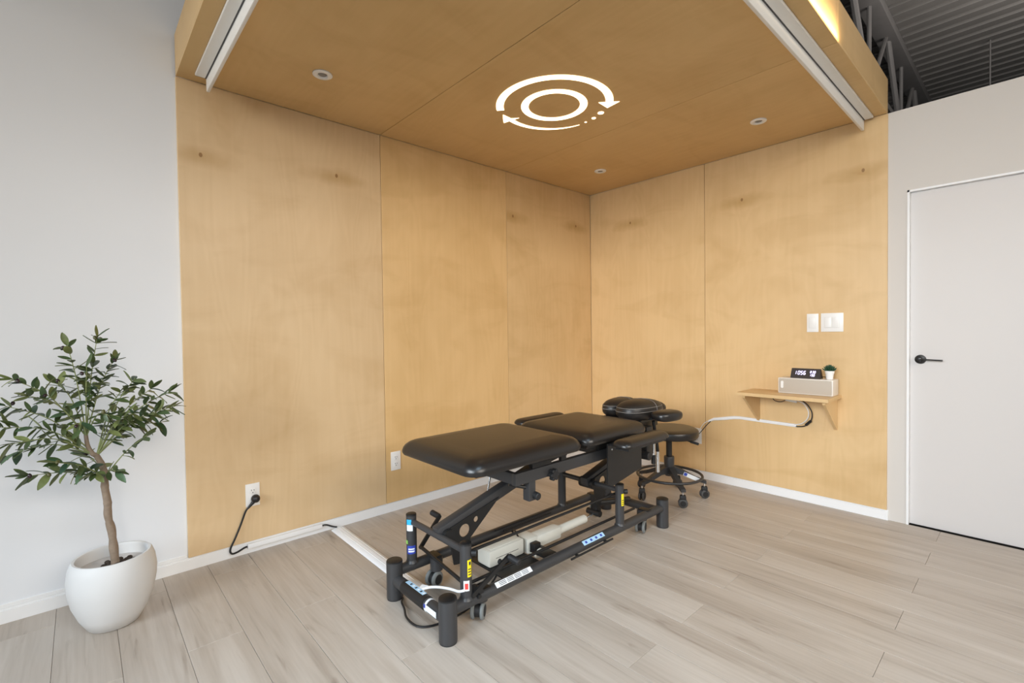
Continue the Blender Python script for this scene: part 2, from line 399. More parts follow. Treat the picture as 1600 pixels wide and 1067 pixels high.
# fascia boards standing on the soffit edge: left outer face (x = XL) and front outer face (y = Y2)
FH = 0.207; ZFm = ZC+TP+FH/2
RF = Matrix.Rotation(PI/2, 4, 'Y')         # local Z -> X
panel('fascia_panel', can, 'ply_f', (XL+TP/2+0.0015, Y2/2, ZFm), FH+0.003, abs(Y2)-0.002, Matrix.Rotation(PI/2, 4, 'Z') @ RF)
for xa, xb in ((XL+TP, X2), (X2, 0.0)):
    panel('fascia_panel', can, 'ply_h', ((xa+xb)/2, Y2+TP/2+0.001, ZFm), FH+0.003, xb-xa-0.002, RF)

# metal deck ceiling
b = BM(); prof = []; x = -9.0; pit = 0.15
while x < 7.0:
    prof += [(x, ZD), (x+0.095, ZD), (x+0.112, ZD+0.038), (x+0.133, ZD+0.038)]; x += pit
A = [b.verts.new((px, -8.0, pz)) for px, pz in prof]; B = [b.verts.new((px, 3.0, pz)) for px, pz in prof]
for i in range(len(A)-1): b.faces.new((A[i], A[i+1], B[i+1], B[i]))
A2 = [b.verts.new((px, -8.0, ZD+0.06)) for px in (-9.0, 7.0)]; B2 = [b.verts.new((px, 3.0, ZD+0.06)) for px in (-9.0, 7.0)]
b.faces.new((A2[0], A2[1], B2[1], B2[0]))
struct('ceiling', b, 'deck', 'dark grey corrugated metal roof deck', cat='ceiling')

# ------------------------------------------------------------------ steel joist
def joist(y, label, zt=ZD):
    t = thing('steel_joist', label, 'beam', (0, y, 3.25), 'open web steel joists under the roof deck')
    part('top_chord', bx(BM(), -7, 6.9, y-0.075, y+0.075, zt-0.085, zt-0.001, 0.004), 'steel_dark', t)
    part('bottom_chord', bx(BM(), -7, 6.9, y-0.05, y+0.05, 3.22, 3.27, 0.004), 'steel_dark', t)
    p = 1.35; x0 = 0.735 - 3*p
    for k in range(8):
        xa = x0 + p*k
        if xa > -1.6:
            b = BM(); cyl(b, (xa, y, 3.25), (xa, y, zt-0.05), 0.016, seg=8); part('web_bar', b, 'steel_dark', t)
            b = BM(); cyl(b, (xa-0.03, y, 3.25), (xa-0.66, y, zt-0.05), 0.024, seg=8); part('web_bar', b, 'steel_dark', t)
            b = BM(); cyl(b, (xa+0.03, y, 3.25), (xa+0.66, y, zt-0.05), 0.018, seg=8); part('web_bar', b, 'steel_dark', t)
    return t
joist(-2.28, 'dark open web steel joist above the plywood canopy edge')
b = BM(); tube(b, [(2.3, -2.9, 3.99), (2.31, -2.9, 3.6), (2.32, -2.9, 3.2), (2.32, -2.9, 2.6)], 0.006, 6)
tag(part('hanging_cable', b, 'steel_dark', None, loc=(2.3, -2.9, 2.6)), 'thin grey cable hanging from the dark metal deck', 'cable')

# ------------------------------------------------------------------ shade tracks on the canopy
def track(label, c, along, L, out):
    """c: fin end at wall, along: unit dir away from the wall, out: unit dir to outer side"""
    c, a, o_ = Vector(c), Vector(along), Vector(out); z = Vector((0, 0, 1))
    t = thing('shade_track', label, 'track', c, 'roller shade tracks under the canopy')
    def slab(name, mat, o0, o1, z0, z1, s0=0.0, bev=0.0):
        p0 = c + a*s0 + o_*o0 + z*z0; p1 = c + a*L + o_*o1 + z*z1
        lo = [min(p0[i], p1[i]) for i in range(3)]; hi = [max(p0[i], p1[i]) for i in range(3)]
        return part(name, bx(BM(), lo[0], hi[0], lo[1], hi[1], lo[2], hi[2], bev), mat, t, False)
    slab('fin', 'track_white', -0.008, 0.008, -0.082, -0.012, 0.0, 0.004)
    slab('slot', 'track_slot', 0.003, 0.014, -0.014, -0.0005, 0.004)
    slab('rail', 'track_white', 0.014, 0.062, -0.016, -0.0005, 0.012, 0.004)
    slab('end_cap', 'track_slot', 0.016, 0.060, -0.013, -0.003, 0.006)
    return t
track('white shade track on the left side of the plywood canopy', (-3.50, -0.098, ZC), (0, -1, 0), 2.36, (-1, 0, 0))
track('white shade track along the front right edge of the plywood canopy', (-0.02, -2.392, ZC), (-1, 0, 0), 3.4, (0, -1, 0))

# ------------------------------------------------------------------ ceiling logo light and downlights
LC = Vector((-1.7847, -1.1296, ZC))
lg = thing('logo_light', 'glowing circular arrow logo light set into the plywood canopy', 'light', LC)
def arc(name, r0f, r1f, a0, a1, extra=(), n=60, closed=False):
    b = BM(); th = 0.002; loops = []
    for i in range(n+1):
        s = i/n; a = math.radians(a0 + (a1-a0)*s); d = Vector((math.cos(a), math.sin(a), 0))
        ri, ro = r0f(s), r1f(s)
        loops.append([LC + d*ri + Vector((0, 0, -th)), LC + d*ro + Vector((0, 0, -th)), LC + d*ro - Vector((0, 0, 0.0005)), LC + d*ri - Vector((0, 0, 0.0005))])
    if closed: rings(b, loops[:-1] + [loops[0]], False)
    else: rings(b, loops)
    for tri in extra:
        lo = [LC + Vector((r*math.cos(math.radians(a)), r*math.sin(math.radians(a)), -th)) for r, a in tri]
        hi = [p + Vector((0, 0, th-0.0005)) for p in lo]
        rings(b, [lo, hi])
    bmesh.ops.remove_doubles(b, verts=b.verts, dist=1e-5)
    return part(name, b, 'logo_glow', lg, False)
arc('ring', lambda s: 0.164, lambda s: 0.2105, 0, 360, closed=True)
arc('arrow', lambda s: 0.323, lambda s: 0.370, 129.5, 129.5+181, [[(0.279, -50.3), (0.410, -49.3), (0.348, -36.6)]])
arc('arrow', lambda s: 0.345 - 0.028*s, lambda s: 0.349 + 0.011*min(1, s*2.2) - 0.006*s, 12.3, 102.5, [[(0.402, 101.8), (0.274, 101.3), (0.322, 106), (0.347, 119.0), (0.372, 110)]])
for r, a, q in ((0.334, -24.0, 0.0200), (0.337, -9.7, 0.0140), (0.340, 3.1, 0.0080)):
    cpt = LC + Vector((r*math.cos(math.radians(a)), r*math.sin(math.radians(a)), 0))
    part('dot', cyl(BM(), cpt - Vector((0, 0, 0.002)), cpt - Vector((0, 0, 0.0005)), q, seg=24), 'logo_glow', lg, False)
for (x, y, l) in ((-3.033, -0.545, 'small white recessed downlight nearest the left shade track'), (-0.545, -1.904, 'small white recessed downlight nearest the right shade track'), (-0.555, -0.558, 'small white recessed downlight in the back corner of the canopy')):
    t = thing('downlight', l, 'light', (x, y, ZC), 'recessed downlights in the plywood canopy')
    part('trim_ring', lathe(BM(), [(0.052, -0.0005), (0.052, -0.005), (0.046, -0.009), (0.030, -0.008), (0.024, -0.0015), (0.024, -0.0005)], (x, y, ZC), 36), 'plastic_white', t)
    part('lens', lathe(BM(), [(0.023, -0.002), (0.020, -0.0045), (0.006, -0.006)], (x, y, ZC), 24), 'lens', t)

# ------------------------------------------------------------------ treatment table
YC = -1.288; YN, YF = -1.521, -1.055
XF, XR = -2.921, -1.181
T = thing('treatment_table', 'black padded electric treatment table on a dark grey steel frame', 'treatment table', (-2.05, YC, 0))
for x in (XF, XR):
    for y in (YN, YF):
        ft = part('foot', cyl(BM(), (x, y, 0.004), (x, y, 0.186), 0.040, seg=32, bev=0.002), 'powder_grey', T)
        part('foot_cap', lathe(BM(), [(0.0395, 0.184), (0.039, 0.190), (0.036, 0.192), (0.0, 0.192)], (x, y, 0), 32), 'powder_black', ft)
        part('foot_pad', cyl(BM(), (x, y, 0.0), (x, y, 0.006), 0.0385, seg=24), 'rubber_black', ft)
for y in (YN, YF):
    part('base_rail', cyl(BM(), (XF+0.03, y, 0.132), (XR-0.03, y, 0.132), 0.0265, seg=20), 'powder_grey', T)
for x in (XF, XR):
    cb = part('cross_bar', cyl(BM(), (x, YN+0.03, 0.097), (x, YF-0.03, 0.097), 0.029, seg=20), 'powder_grey', T)
    if x == XF:
        part('sleeve', cyl(BM(), (x, -1.36, 0.097), (x, -1.16, 0.097), 0.0315, seg=20), 'powder_black', cb)
        # stickers on the front cross bar
        b = BM(); box(b, (x+0.002, -1.255, 0.1290), (0.022, 0.155, 0.0014)); st = part('sticker', b, 'sticker_blue', cb, False, 'light blue lettered sticker')
        for i in range(6):
            part('mark', box(BM(), (x+0.002, -1.325+0.022*i, 0.1299), (0.012, 0.010, 0.0006)), 'ink' if i % 2 else 'sticker_white', st, False)
        b = BM(); cyl(b, (x, -1.388, 0.097), (x, -1.375, 0.097), 0.0302, seg=20); part('sticker', b, 'sticker_white', cb)
        b = BM(); box(b, (x-0.029, -1.430, 0.103), (0.0016, 0.085, 0.026)); part('sticker', b, 'sticker_white', cb, False)
        b = BM(); box(b, (x-0.0305, -1.381, 0.108), (0.0016, 0.012, 0.016)); part('sticker', b, 'sticker_navy', cb, False)
XPF, XPR = -2.822, -1.668
posts = {}
for x in (XPF, XPR):
    for y in (YN, YF):
        top = 0.392
        p = part('post', cyl(BM(), (x, y, 0.125), (x, y, top), 0.0265, seg=24), 'powder_grey', T); posts[(x, y)] = p
        part('post_cap', lathe(BM(), [(0.0268, top-0.001), (0.0262, top+0.006), (0.022, top+0.009), (0, top+0.009)], (x, y, 0), 24), 'powder_black', p)
        part('weld', lathe(BM(), [(0.0335, 0.150), (0.0285, 0.158), (0.0268, 0.164)], (x, y, 0), 20, False), 'chrome' if False else 'powder_grey', p)
    pb = part('pivot_bar', cyl(BM(), (x, YN, 0.360), (x, YF, 0.360), 0.0155, seg=16), 'powder_grey', T)
# bolts on near posts
for x in (XPF, XPR):
    b = BM(); cyl(b, (x+0.018, YN-0.018, 0.352), (x+0.034, YN-0.032, 0.352), 0.015, seg=12); part('bolt', b, 'powder_black', T)
def curved_sticker(parent, x, y, r, a0, a1, z0, z1, mat, label=None):
    b = BM(); n = 8; loops = []
    for i in range(n+1):
        a = math.radians(a0 + (a1-a0)*i/n); d = Vector((math.cos(a), math.sin(a), 0)); c = Vector((x, y, 0))
        loops.append([c + d*(r+0.0002) + Vector((0, 0, z0)), c + d*(r+0.0010) + Vector((0, 0, z0)), c + d*(r+0.0010) + Vector((0, 0, z1)), c + d*(r+0.0002) + Vector((0, 0, z1))])
    rings(b, loops); return part('sticker', b, mat, parent, True, label)
pN, pF, pR = posts[(XPF, YN)], posts[(XPF, YF)], posts[(XPR, YN)]
s_ = curved_sticker(pN, XPF, YN, 0.0265, -112, -68, 0.255, 0.330, 'sticker_yellow', 'yellow warning sticker')
curved_sticker(s_, XPF, YN, 0.0275, -97, -78, 0.308, 0.322, 'ink')
for q in range(3): curved_sticker(s_, XPF, YN, 0.0275, -106, -76, 0.264+0.012*q, 0.268+0.012*q, 'ink')
s_ = curved_sticker(pR, XPR, YN, 0.0265, -122, -78, 0.272, 0.345, 'sticker_yellow', 'yellow warning sticker')
for q in range(3): curved_sticker(s_, XPR, YN, 0.0275, -115, -88, 0.280+0.012*q, 0.284+0.012*q, 'ink')
s_ = curved_sticker(pN, XPF, YN, 0.0265, -150, -95, 0.195, 0.240, 'sticker_white')
curved_sticker(s_, XPF, YN, 0.0275, -138, -108, 0.203, 0.229, 'sticker_red')
curved_sticker(pF, XPF, YF, 0.0265, 185, 240, 0.350, 0.376, 'sticker_cyan'); curved_sticker(pF, XPF, YF, 0.0265, 185, 255, 0.318, 0.349, 'sticker_white')
curved_sticker(pF, XPF, YF, 0.0265, 150, 195, 0.250, 0.268, 'sticker_green')
s_ = curved_sticker(pF, XPF, YF, 0.0265, 190, 285, 0.200, 0.242, 'sticker_navy')
for q in range(2): curved_sticker(s_, XPF, YF, 0.0275, 205, 270, 0.210+0.012*q, 0.217+0.012*q, 'sticker_white')
# text strips on the near base rail
def rail_sticker(x0, x1, mat, marks, label):
    c = Vector(((x0+x1)/2, YN, 0.132)); a = math.radians(128)      # facing up and towards the viewer
    n = Vector((0, math.cos(a), math.sin(a)))
    R = Matrix.Rotation(a-PI/2, 3, 'X')
    s = part('sticker', box(BM(), c + Vector((0, -0.6157, 0.788))*0.0268, (x1-x0, 0.026, 0.0012), Matrix.Rotation(math.radians(38), 3, 'X')), mat, T, False, label)
    for i in range(marks):
        if mat == 'sticker_white':
            for q in (-0.007, 0, 0.007):
                part('mark', box(BM(), c + Vector((-(x1-x0)*0.42 + (x1-x0)*0.84*(i+0.5)/marks, 0, 0)) + Vector((0, -0.6157, 0.788))*0.0276 + Vector((0, 0.788, 0.6157))*q, ((x1-x0)*0.7/marks, 0.0026, 0.0006), Matrix.Rotation(math.radians(38), 3, 'X')), 'ink', s, False)
        else:
            part('mark', box(BM(), c + Vector((-(x1-x0)*0.36 + (x1-x0)*0.72*i/(marks-1), 0, 0)) + Vector((0, -0.6157, 0.788))*0.0276, (0.016, 0.013, 0.0006), Matrix.Rotation(math.radians(38), 3, 'X')), 'sticker_navy', s, False)
rail_sticker(-2.665, -2.435, 'sticker_white', 4, 'white strip of small print')
rail_sticker(-2.035, -1.850, 'sticker_blue', 4, 'pale blue symbol sticker')
part('slim_bar', cyl(BM(), (-2.155, -1.556, 0.112), (-1.79, -1.556, 0.112), 0.006, seg=10), 'powder_black', T)
for x in (-2.10, -1.85): part('bar_clip', box(BM(), (x, -1.548, 0.115), (0.012, 0.02, 0.01)), 'powder_black', T)
# brake rods
for y in (-1.493,): part('brake_rod', cyl(BM(), (XPF+0.02, y, 0.335), (XPR-0.0, y, 0.335), 0.007, seg=10), 'powder_black', T)
part('link_rod', cyl(BM(), (-2.76, -1.463, 0.172), (-1.43, -1.463, 0.172), 0.008, seg=10), 'powder_black', T)
part('link_rod', cyl(BM(), (-2.30, -1.100, 0.172), (-1.80, -1.100, 0.172), 0.006, seg=10), 'powder_black', T)
part('link_rod', cyl(BM(), (-2.25, -1.120, 0.160), (-1.85, -1.120, 0.160), 0.006, seg=10), 'powder_black', T)
# brake axle and cranks at the foot end
part('brake_axle', cyl(BM(), (-2.752, -1.03, 0.195), (-2.772, -1.555, 0.150), 0.0095, seg=12), 'powder_black', T)
part('axle_clamp', cyl(BM(), (-2.770, -1.50, 0.155), (-2.770, -1.54, 0.153), 0.032, seg=16), 'rubber_black', T)
def crank(p0, p1, g):
    o = part('crank', BM_cap(p0, p1), 'powder_black', T)
    part('grip', cyl(BM(), p1, Vector(p1)+Vector(g), 0.0155, seg=16, bev=0.004), 'rubber_black', o)
def BM_cap(p0, p1):
    b = BM(); p0, p1 = Vector(p0), Vector(p1); d = (p1-p0).normalized(); s = Vector((0, 1, 0)); u = d.cross(s).normalized()
    poly = []
    L = (p1-p0).length
    for k in range(9):
        a = -PI/2 - PI*k/8; poly.append((0.011*math.cos(a), 0.011*math.sin(a)))
    for k in range(9):
        a = PI/2 - PI*k/8; poly.append((L + 0.011*math.cos(a), 0.011*math.sin(a)))
    return prism(b, poly, p0, d, u, 0.010)
crank((-2.800, -1.545, 0.165), (-2.590, -1.545, 0.268), (0.012, -0.062, -0.012))
crank((-2.750, -1.025, 0.192), (-2.632, -1.025, 0.322), (-0.012, 0.060, 0.012))
# casters
def caster(x, y, wv):
    c = thing_part('caster', T)
    part('stem', cyl(BM(), (x, y, 0.150), (x, y, 0.085), 0.033, seg=20, bev=0.003), 'powder_grey', c)
    part('drum', lathe(BM(), [(0.030, -0.016), (0.030, 0.016)], Vector((x-0.016, y, 0.046)), 20, axis=Vector(wv).normalized()), 'rubber_black', c)
    part('fork', box(BM(), (x+0.004, y, 0.073), (0.020, 0.016, 0.05), None, 0.004), 'rubber_black', c)
    for s in (-1, 1):
        wv = Vector(wv).normalized()
        ct = Vector((x-0.016, y, 0.046)) + wv*0.022*s
        part('wheel', lathe(BM(), [(0.012, -0.009), (0.034, -0.009), (0.040, -0.004), (0.040, 0.004), (0.034, 0.009), (0.012, 0.009)], ct, 28, axis=wv), 'rubber_grey', c)
        part('hub', lathe(BM(), [(0.025, -0.0105), (0.025, 0.0105)], ct, 20, axis=wv), 'rubber_black', c)
def thing_part(name, parent):
    o = bpy.data.objects.new(name, None); COL.objects.link(o); o.parent = parent; o.empty_display_size = 0.03
    WOFF[o.name] = WOFF[parent.name].copy(); return o
for (x, y, wv) in ((-2.705, -1.103, (0.25, -1, 0)), (-2.715, -1.487, (0.62, -0.80, 0)), (-1.36, -1.478, (0.35, -1, 0)), (-1.36, -1.100, (0.35, -1, 0))): caster(x, y, wv)
# caster mounts to the rails
for (x, y) in ((-2.705, -1.103), (-2.715, -1.487), (-1.36, -1.478), (-1.36, -1.100)):
    yy = YN if y < YC else YF
    part('caster_mount', box(BM(), (x, (y+yy)/2, 0.150), (0.05, abs(y-yy)+0.03, 0.022), None, 0.004), 'powder_black', T)

# lifting arms (parallelogram)
def arm(xp, top):
    d = Vector((0.40, 0, 0.110)).normalized(); p0 = Vector((xp, YC, 0.380)); L = (top - 0.380)/d.z
    a = part('lift_arm', box(BM(), p0 + d*(L/2-0.02), (L+0.05, 0.060, 0.056), Matrix.Rotation(-math.atan2(d.z, d.x), 3, 'Y'), 0.012), 'powder_grey', T)
    part('pivot_sleeve', cyl(BM(), (xp, YC-0.055, 0.355), (xp, YC+0.055, 0.355), 0.033, seg=20), 'powder_black', a)
    # gusset plate with two round lightening holes
    poly = [(0.015, 0.035), (0.325, 0.110), (0.300, 0.088), (0.136, -0.045), (0.130, -0.080), (0.066, -0.155), (0.035, -0.150), (0.012, -0.028)]
    holes = [((0.100, 0.0), 0.0315), ((0.172, 0.036), 0.0145)]
    g = plate_with_holes(poly, holes, (xp+0.0, YC-0.034, 0.352), 0.006)
    part('gusset', g, 'powder_black', a)
    return a
def plate_with_holes(poly, holes, o, t):
    """flat plate in the XZ plane with round holes, cut with bmesh triangle fill"""
    b = BM(); o = Vector(o)
    def ring_(pts): 
        vs = [b.verts.new((o.x+a, o.y-t/2, o.z+c)) for a, c in pts]
        return [b.edges.new((vs[i], vs[(i+1) % len(vs)])) for i in range(len(vs))]
    es = ring_(poly)
    for (cx, cz), r in holes: es += ring_([(cx + r*math.cos(2*PI*k/20), cz + r*math.sin(2*PI*k/20)) for k in range(20)])
    bmesh.ops.triangle_fill(b, use_beauty=True, use_dissolve=False, edges=es)
    ex = bmesh.ops.extrude_face_region(b, geom=b.faces[:])
    bmesh.ops.translate(b, vec=(0, t, 0), verts=[v for v in ex['geom'] if isinstance(v, bmesh.types.BMVert)])
    return b
arm(-2.782, 0.570); arm(-1.676, 0.50)
part('link_bar', box(BM(), (-1.60, YC, 0.20), (0.05, 0.05, 0.13), None, 0.006), 'powder_black', T)
b = BM(); cyl(b, (-1.62, YC-0.05, 0.15), (-1.62, YC+0.05, 0.15), 0.02); part('clevis', b, 'powder_black', T)
b = BM(); tube(b, [(-1.60, -1.30, 0.21), (-1.50, -1.33, 0.20), (-1.38, -1.36, 0.19), (-1.30, -1.33, 0.17)], 0.019, 10); part('tie_bar', b, 'powder_black', T)

# actuator and control box
A = thing_part('actuator', T)
part('motor', box(BM(), (-2.205, -1.262, 0.128), (0.085, 0.115, 0.085), None, 0.012), 'actuator_white', A)
part('motor_end', cyl(BM(), (-2.205, -1.31, 0.105), (-2.205, -1.365, 0.095), 0.030, seg=18, bev=0.005), 'actuator_white', A)
part('gear_housing', box(BM(), (-2.075, -1.285, 0.132), (0.215, 0.070, 0.070), None, 0.014), 'actuator_white', A)
part('outer_tube', cyl(BM(), (-1.98, YC, 0.132), (-1.715, YC, 0.134), 0.0255, seg=20, bev=0.003), 'actuator_white', A)
part('piston_rod', cyl(BM(), (-1.72, YC, 0.134), (-1.60, YC, 0.142), 0.008, seg=12), 'chrome', A)
part('rear_clevis', box(BM(), (-2.215, -1.345, 0.13), (0.05, 0.04, 0.05), None, 0.006), 'powder_black', A)
part('actuator_bracket', box(BM(), (-2.19, -1.38, 0.105), (0.09, 0.12, 0.012), None, 0.002), 'powder_black', T)
Cb = part('control_box', box(BM(), (-2.395, -1.262, 0.142), (0.245, 0.105, 0.085), None, 0.012), 'actuator_white', T)
part('seam', box(BM(), (-2.395, -1.3152, 0.140), (0.16, 0.0012, 0.002)), 'ink', Cb, False)
part('panel', box(BM(), (-2.395, -1.262, 0.1845), (0.20, 0.07, 0.004), None, 0.0015), 'actuator_white', Cb)
for k in range(2): part('plug', cyl(BM(), (-2.455+0.045*k, -1.335, 0.115), (-2.45+0.045*k, -1.30, 0.12), 0.013, seg=12), 'rubber_black', Cb)
part('box_bracket', box(BM(), (-2.395, -1.262, 0.094), (0.26, 0.40, 0.008)), 'powder_black', T, False)
b = BM(); tube(b, [(-2.29, -1.30, 0.17), (-2.25, -1.22, 0.19), (-2.22, -1.16, 0.16), (-2.20, -1.20, 0.14)], 0.005, 8); part('cable', b, 'cord_black', T)
b = BM(); tube(b, [(-2.45, -1.335, 0.115), (-2.55, -1.37, 0.06), (-2.72, -1.40, 0.012), (-2.88, -1.40, 0.008), (-2.965, -1.36, 0.010), (-2.975, -1.27, 0.012), (-2.945, -1.19, 0.012), (-2.925, -1.13, 0.010), (-2.90, -1.10, 0.008)], 0.005, 8); part('power_cable', b, 'cord_black', T)
b = BM(); tube(b, [(-2.903, -1.285, 0.126), (-2.875, -1.30, 0.131), (-2.86, -1.36, 0.150), (-2.855, -1.44, 0.172), (-2.850, -1.50, 0.182), (-2.845, -1.535, 0.198)], 0.006, 8); part('strap', b, 'sticker_white', T, label='white plastic strap')
part('strap_tab', box(BM(), (-2.897, -1.277, 0.127), (0.055, 0.034, 0.003), Matrix.Rotation(0.5, 3, 'Z'), 0.001), 'sticker_white', T, False)

# upper frame
ZR = 0.603; UN, UF = -1.500, -1.076
uf = part('upper_frame', bx(BM(), -2.512, -1.18, UN-0.016, UN+0.016, ZR-0.030, ZR+0.030, 0.004), 'powder_grey', T)
part('frame_rail', bx(BM(), -2.512, -1.18, UF-0.016, UF+0.016, ZR-0.030, ZR+0.030, 0.004), 'powder_grey', uf)
for x in (-2.496, -1.75, -1.20): part('frame_cross', bx(BM(), x-0.015, x+0.015, UF-0.0165, UN+0.0165, ZR-0.028, ZR+0.028, 0.004), 'powder_grey', uf)
part('post_stub', bx(BM(), -2.418, -2.372, UN-0.012, UN+0.034, 0.474, ZR-0.028, 0.004), 'powder_grey', uf)
part('stub_knob', cyl(BM(), (-2.378, UN-0.004, 0.500), (-2.378, UN-0.040, 0.497), 0.019, seg=16, bev=0.004), 'rubber_black', uf)
part('stop_bar', cyl(BM(), (-2.49, -1.44, 0.562), (-2.40, -1.49, 0.536), 0.009, seg=10), 'powder_black', uf)
kb = part('star_knob', cyl(BM(), (-2.262, UN-0.016, 0.585), (-2.262, UN-0.048, 0.583), 0.020, seg=16), 'rubber_black', uf)
for k in range(6):
    a = 2*PI*k/6; c = Vector((-2.262 + 0.022*math.cos(a), UN-0.034, 0.584 + 0.022*math.sin(a)))
    part('lobe', cyl(BM(), c + Vector((0, 0.014, 0)), c + Vector((0, -0.014, 0)), 0.0095, seg=10, bev=0.002), 'rubber_black', kb)
part('hinge_block', box(BM(), (-2.325, UN, ZR+0.045), (0.14, 0.03, 0.026), None, 0.006), 'powder_black', uf)
part('gas_strut', cyl(BM(), (-2.405, -1.20, 0.575), (-2.432, -1.20, 0.455), 0.006, seg=10), 'chrome', uf)
part('strut_bracket', box(BM(), (-2.445, -1.20, 0.565), (0.10, 0.03, 0.03)), 'powder_black', uf, False)
# cushions with their boards
LCu = part('leg_cushion', pad(BM(), -2.468, -1.287, 0.694, 0.772, 0.378, 0.326, 0.075, 0.042, 0.006), 'leather', T)
part('cushion_board', box(BM(), (-2.468, -1.287, 0.686), (0.62, 0.52, 0.014)), 'powder_black', LCu, False)
for y in (UN, UF): part('cushion_rail', bx(BM(), -2.40, -2.13, y-0.012, y+0.012, 0.655, 0.678, 0.003), 'powder_black', LCu)
for y in (UN, UF):
    for x in (-2.335, -2.155): part('cushion_post', bx(BM(), x-0.02, x+0.02, y-0.010, y+0.010, 0.63, 0.662, 0.002), 'powder_black', LCu)
CCu = part('chest_cushion', pad(BM(), -1.735, -1.289, 0.687, 0.762, 0.302, 0.294, 0.065, 0.040, 0.006), 'leather', T)
part('cushion_board', box(BM(), (-1.735, -1.289, 0.677), (0.53, 0.50, 0.014)), 'powder_black', CCu, False)
for y in (UN, UF): part('cushion_rail', bx(BM(), -1.86, -1.50, y-0.012, y+0.012, 0.632, 0.671, 0.003), 'powder_black', CCu)
# armrests with side plates
for s, yc, x0 in ((-1, -1.715, -1.728), (1, -0.861, -1.668)):
    ar = part('armrest', pad(BM(), x0, yc, 0.693, 0.733, 0.222, 0.060, 0.045, 0.020, 0.003), 'leather', T)
    part('armrest_board', box(BM(), (x0, yc, 0.686), (0.38, 0.085, 0.013)), 'powder_black', ar, False)
    yp = -1.575 if s < 0 else -1.001
    x0p = x0 + (0.035 if s < 0 else 0.0)
    b = BM(); prism(b, [(-0.165, 0.20), (-0.165, -0.03), (-0.13, -0.05), (0.175, 0.0), (0.175, 0.20)], (x0p, yp, 0.48), (1, 0, 0), (0, 0, 1), 0.008)
    part('side_plate', b, 'powder_black', ar, False)
    part('plate_bracket', box(BM(), (x0p, (yp+yc)/2, 0.674), (0.30, abs(yp-yc)+0.01, 0.010)), 'powder_black', ar, False)
    for k in range(3):
        ys = yp-0.004 if s < 0 else yp+0.004
        part('screw', cyl(BM(), (x0p-0.13+0.035*k, ys, 0.645+0.004*k), (x0p-0.13+0.035*k, ys+0.003*s, 0.645+0.004*k), 0.005, seg=10), 'chrome', ar)
    part('armrest_link', box(BM(), (x0p+0.02, (yp + (UN if s < 0 else UF))/2, 0.60), (0.06, abs(yp-(UN if s < 0 else UF))-0.03, 0.05), None, 0.004), 'powder_black', ar)
# headrest: two bulging face pads, centre bridge, side pad
def lump(bm, c, s, rot=0.0, tilt=0.0, p=2.6, n=20, m=14):
    """superellipsoid lump"""
    c = Vector(c); R = Matrix.Rotation(rot, 3, 'Z') @ Matrix.Rotation(tilt, 3, 'Y'); loops = []
    f = lambda t: math.copysign(abs(t)**(2/p), t)
    for j in range(m+1):
        ph = -PI/2 + PI*j/m; lp = []
        for i in range(n):
            a = 2*PI*i/n; cr = max(f(math.cos(ph)), 0.02)
            lp.append(c + R @ Vector((s[0]*cr*f(math.cos(a)), s[1]*cr*f(math.sin(a)), s[2]*f(math.sin(ph)))))
        loops.append(lp)
    return rings(bm, loops)
HR = thing_part('headrest', T)
hp = []
hp.append(part('face_pad', lump(BM(), (-1.165, -1.178, 0.772), (0.185, 0.084, 0.066), 0.10), 'leather_fold', HR))
hp.append(part('face_pad', lump(BM(), (-1.215, -1.372, 0.776), (0.190, 0.110, 0.074), -0.10), 'leather_fold', HR))
part('bridge_pad', lump(BM(), (-1.02, -1.280, 0.770), (0.075, 0.17, 0.052)), 'leather_fold', HR)
for (c_, sz_, ro) in (((-1.165, -1.178, 0.772), (0.185, 0.084, 0.066), 0.10), ((-1.215, -1.372, 0.776), (0.190, 0.110, 0.074), -0.10)):
    f = lambda t: math.copysign(abs(t)**(2/2.6), t)
    R3 = Matrix.Rotation(ro, 3, 'Z')
    for ph in (0.02, 0.30):
        b = BM(); pts = []
        for k in range(41):
            a = 2*PI*k/40
            pts.append(Vector(c_) + R3 @ (Vector((sz_[0]*f(math.cos(ph))*f(math.cos(a)), sz_[1]*f(math.cos(ph))*f(math.sin(a)), sz_[2]*f(math.sin(ph))))*1.004))
        tube(b, pts, 0.0016, 5, 1); part('stitching', b, 'stitch', HR)
    b = BM(); pts = []
    for k in range(21):
        a = PI*k/20; pts.append(Vector(c_) + R3 @ (Vector((sz_[0]*0.25, sz_[1]*f(math.cos(a)), sz_[2]*f(math.sin(a))))*1.003 - Vector((0, 0, 0.0))))
    tube(b, pts, 0.0014, 5, 1); part('stitching', b, 'stitch', HR)
part('side_pad', lump(BM(), (-1.215, -1.578, 0.762), (0.110, 0.070, 0.036), -0.2, 0.0, 3.0), 'leather', HR)
part('pad_arm', box(BM(), (-1.21, -1.46, 0.728), (0.05, 0.26, 0.012)), 'powder_black', HR, False)
part('headrest_board', box(BM(), (-1.17, -1.30, 0.715), (0.30, 0.30, 0.016)), 'powder_black', HR, False)
for y in (-1.40, -1.18): part('headrest_rail', bx(BM(), -1.46, -1.05, y-0.012, y+0.012, 0.655, 0.715, 0.003), 'powder_black', HR)
part('headrest_bracket', bx(BM(), -1.38, -1.31, -1.53, -1.45, 0.50, 0.70, 0.006), 'powder_black', HR)
part('gas_spring', cyl(BM(), (-1.268, -1.51, 0.610), (-1.268, -1.51, 0.495), 0.013, seg=16), 'chrome', HR)
part('gas_spring_body', cyl(BM(), (-1.268, -1.51, 0.500), (-1.268, -1.51, 0.440), 0.015, seg=16), 'powder_black', HR)
part('gas_spring', cyl(BM(), (-1.10, -1.44, 0.480), (-1.10, -1.44, 0.335), 0.013, seg=16), 'chrome', HR)
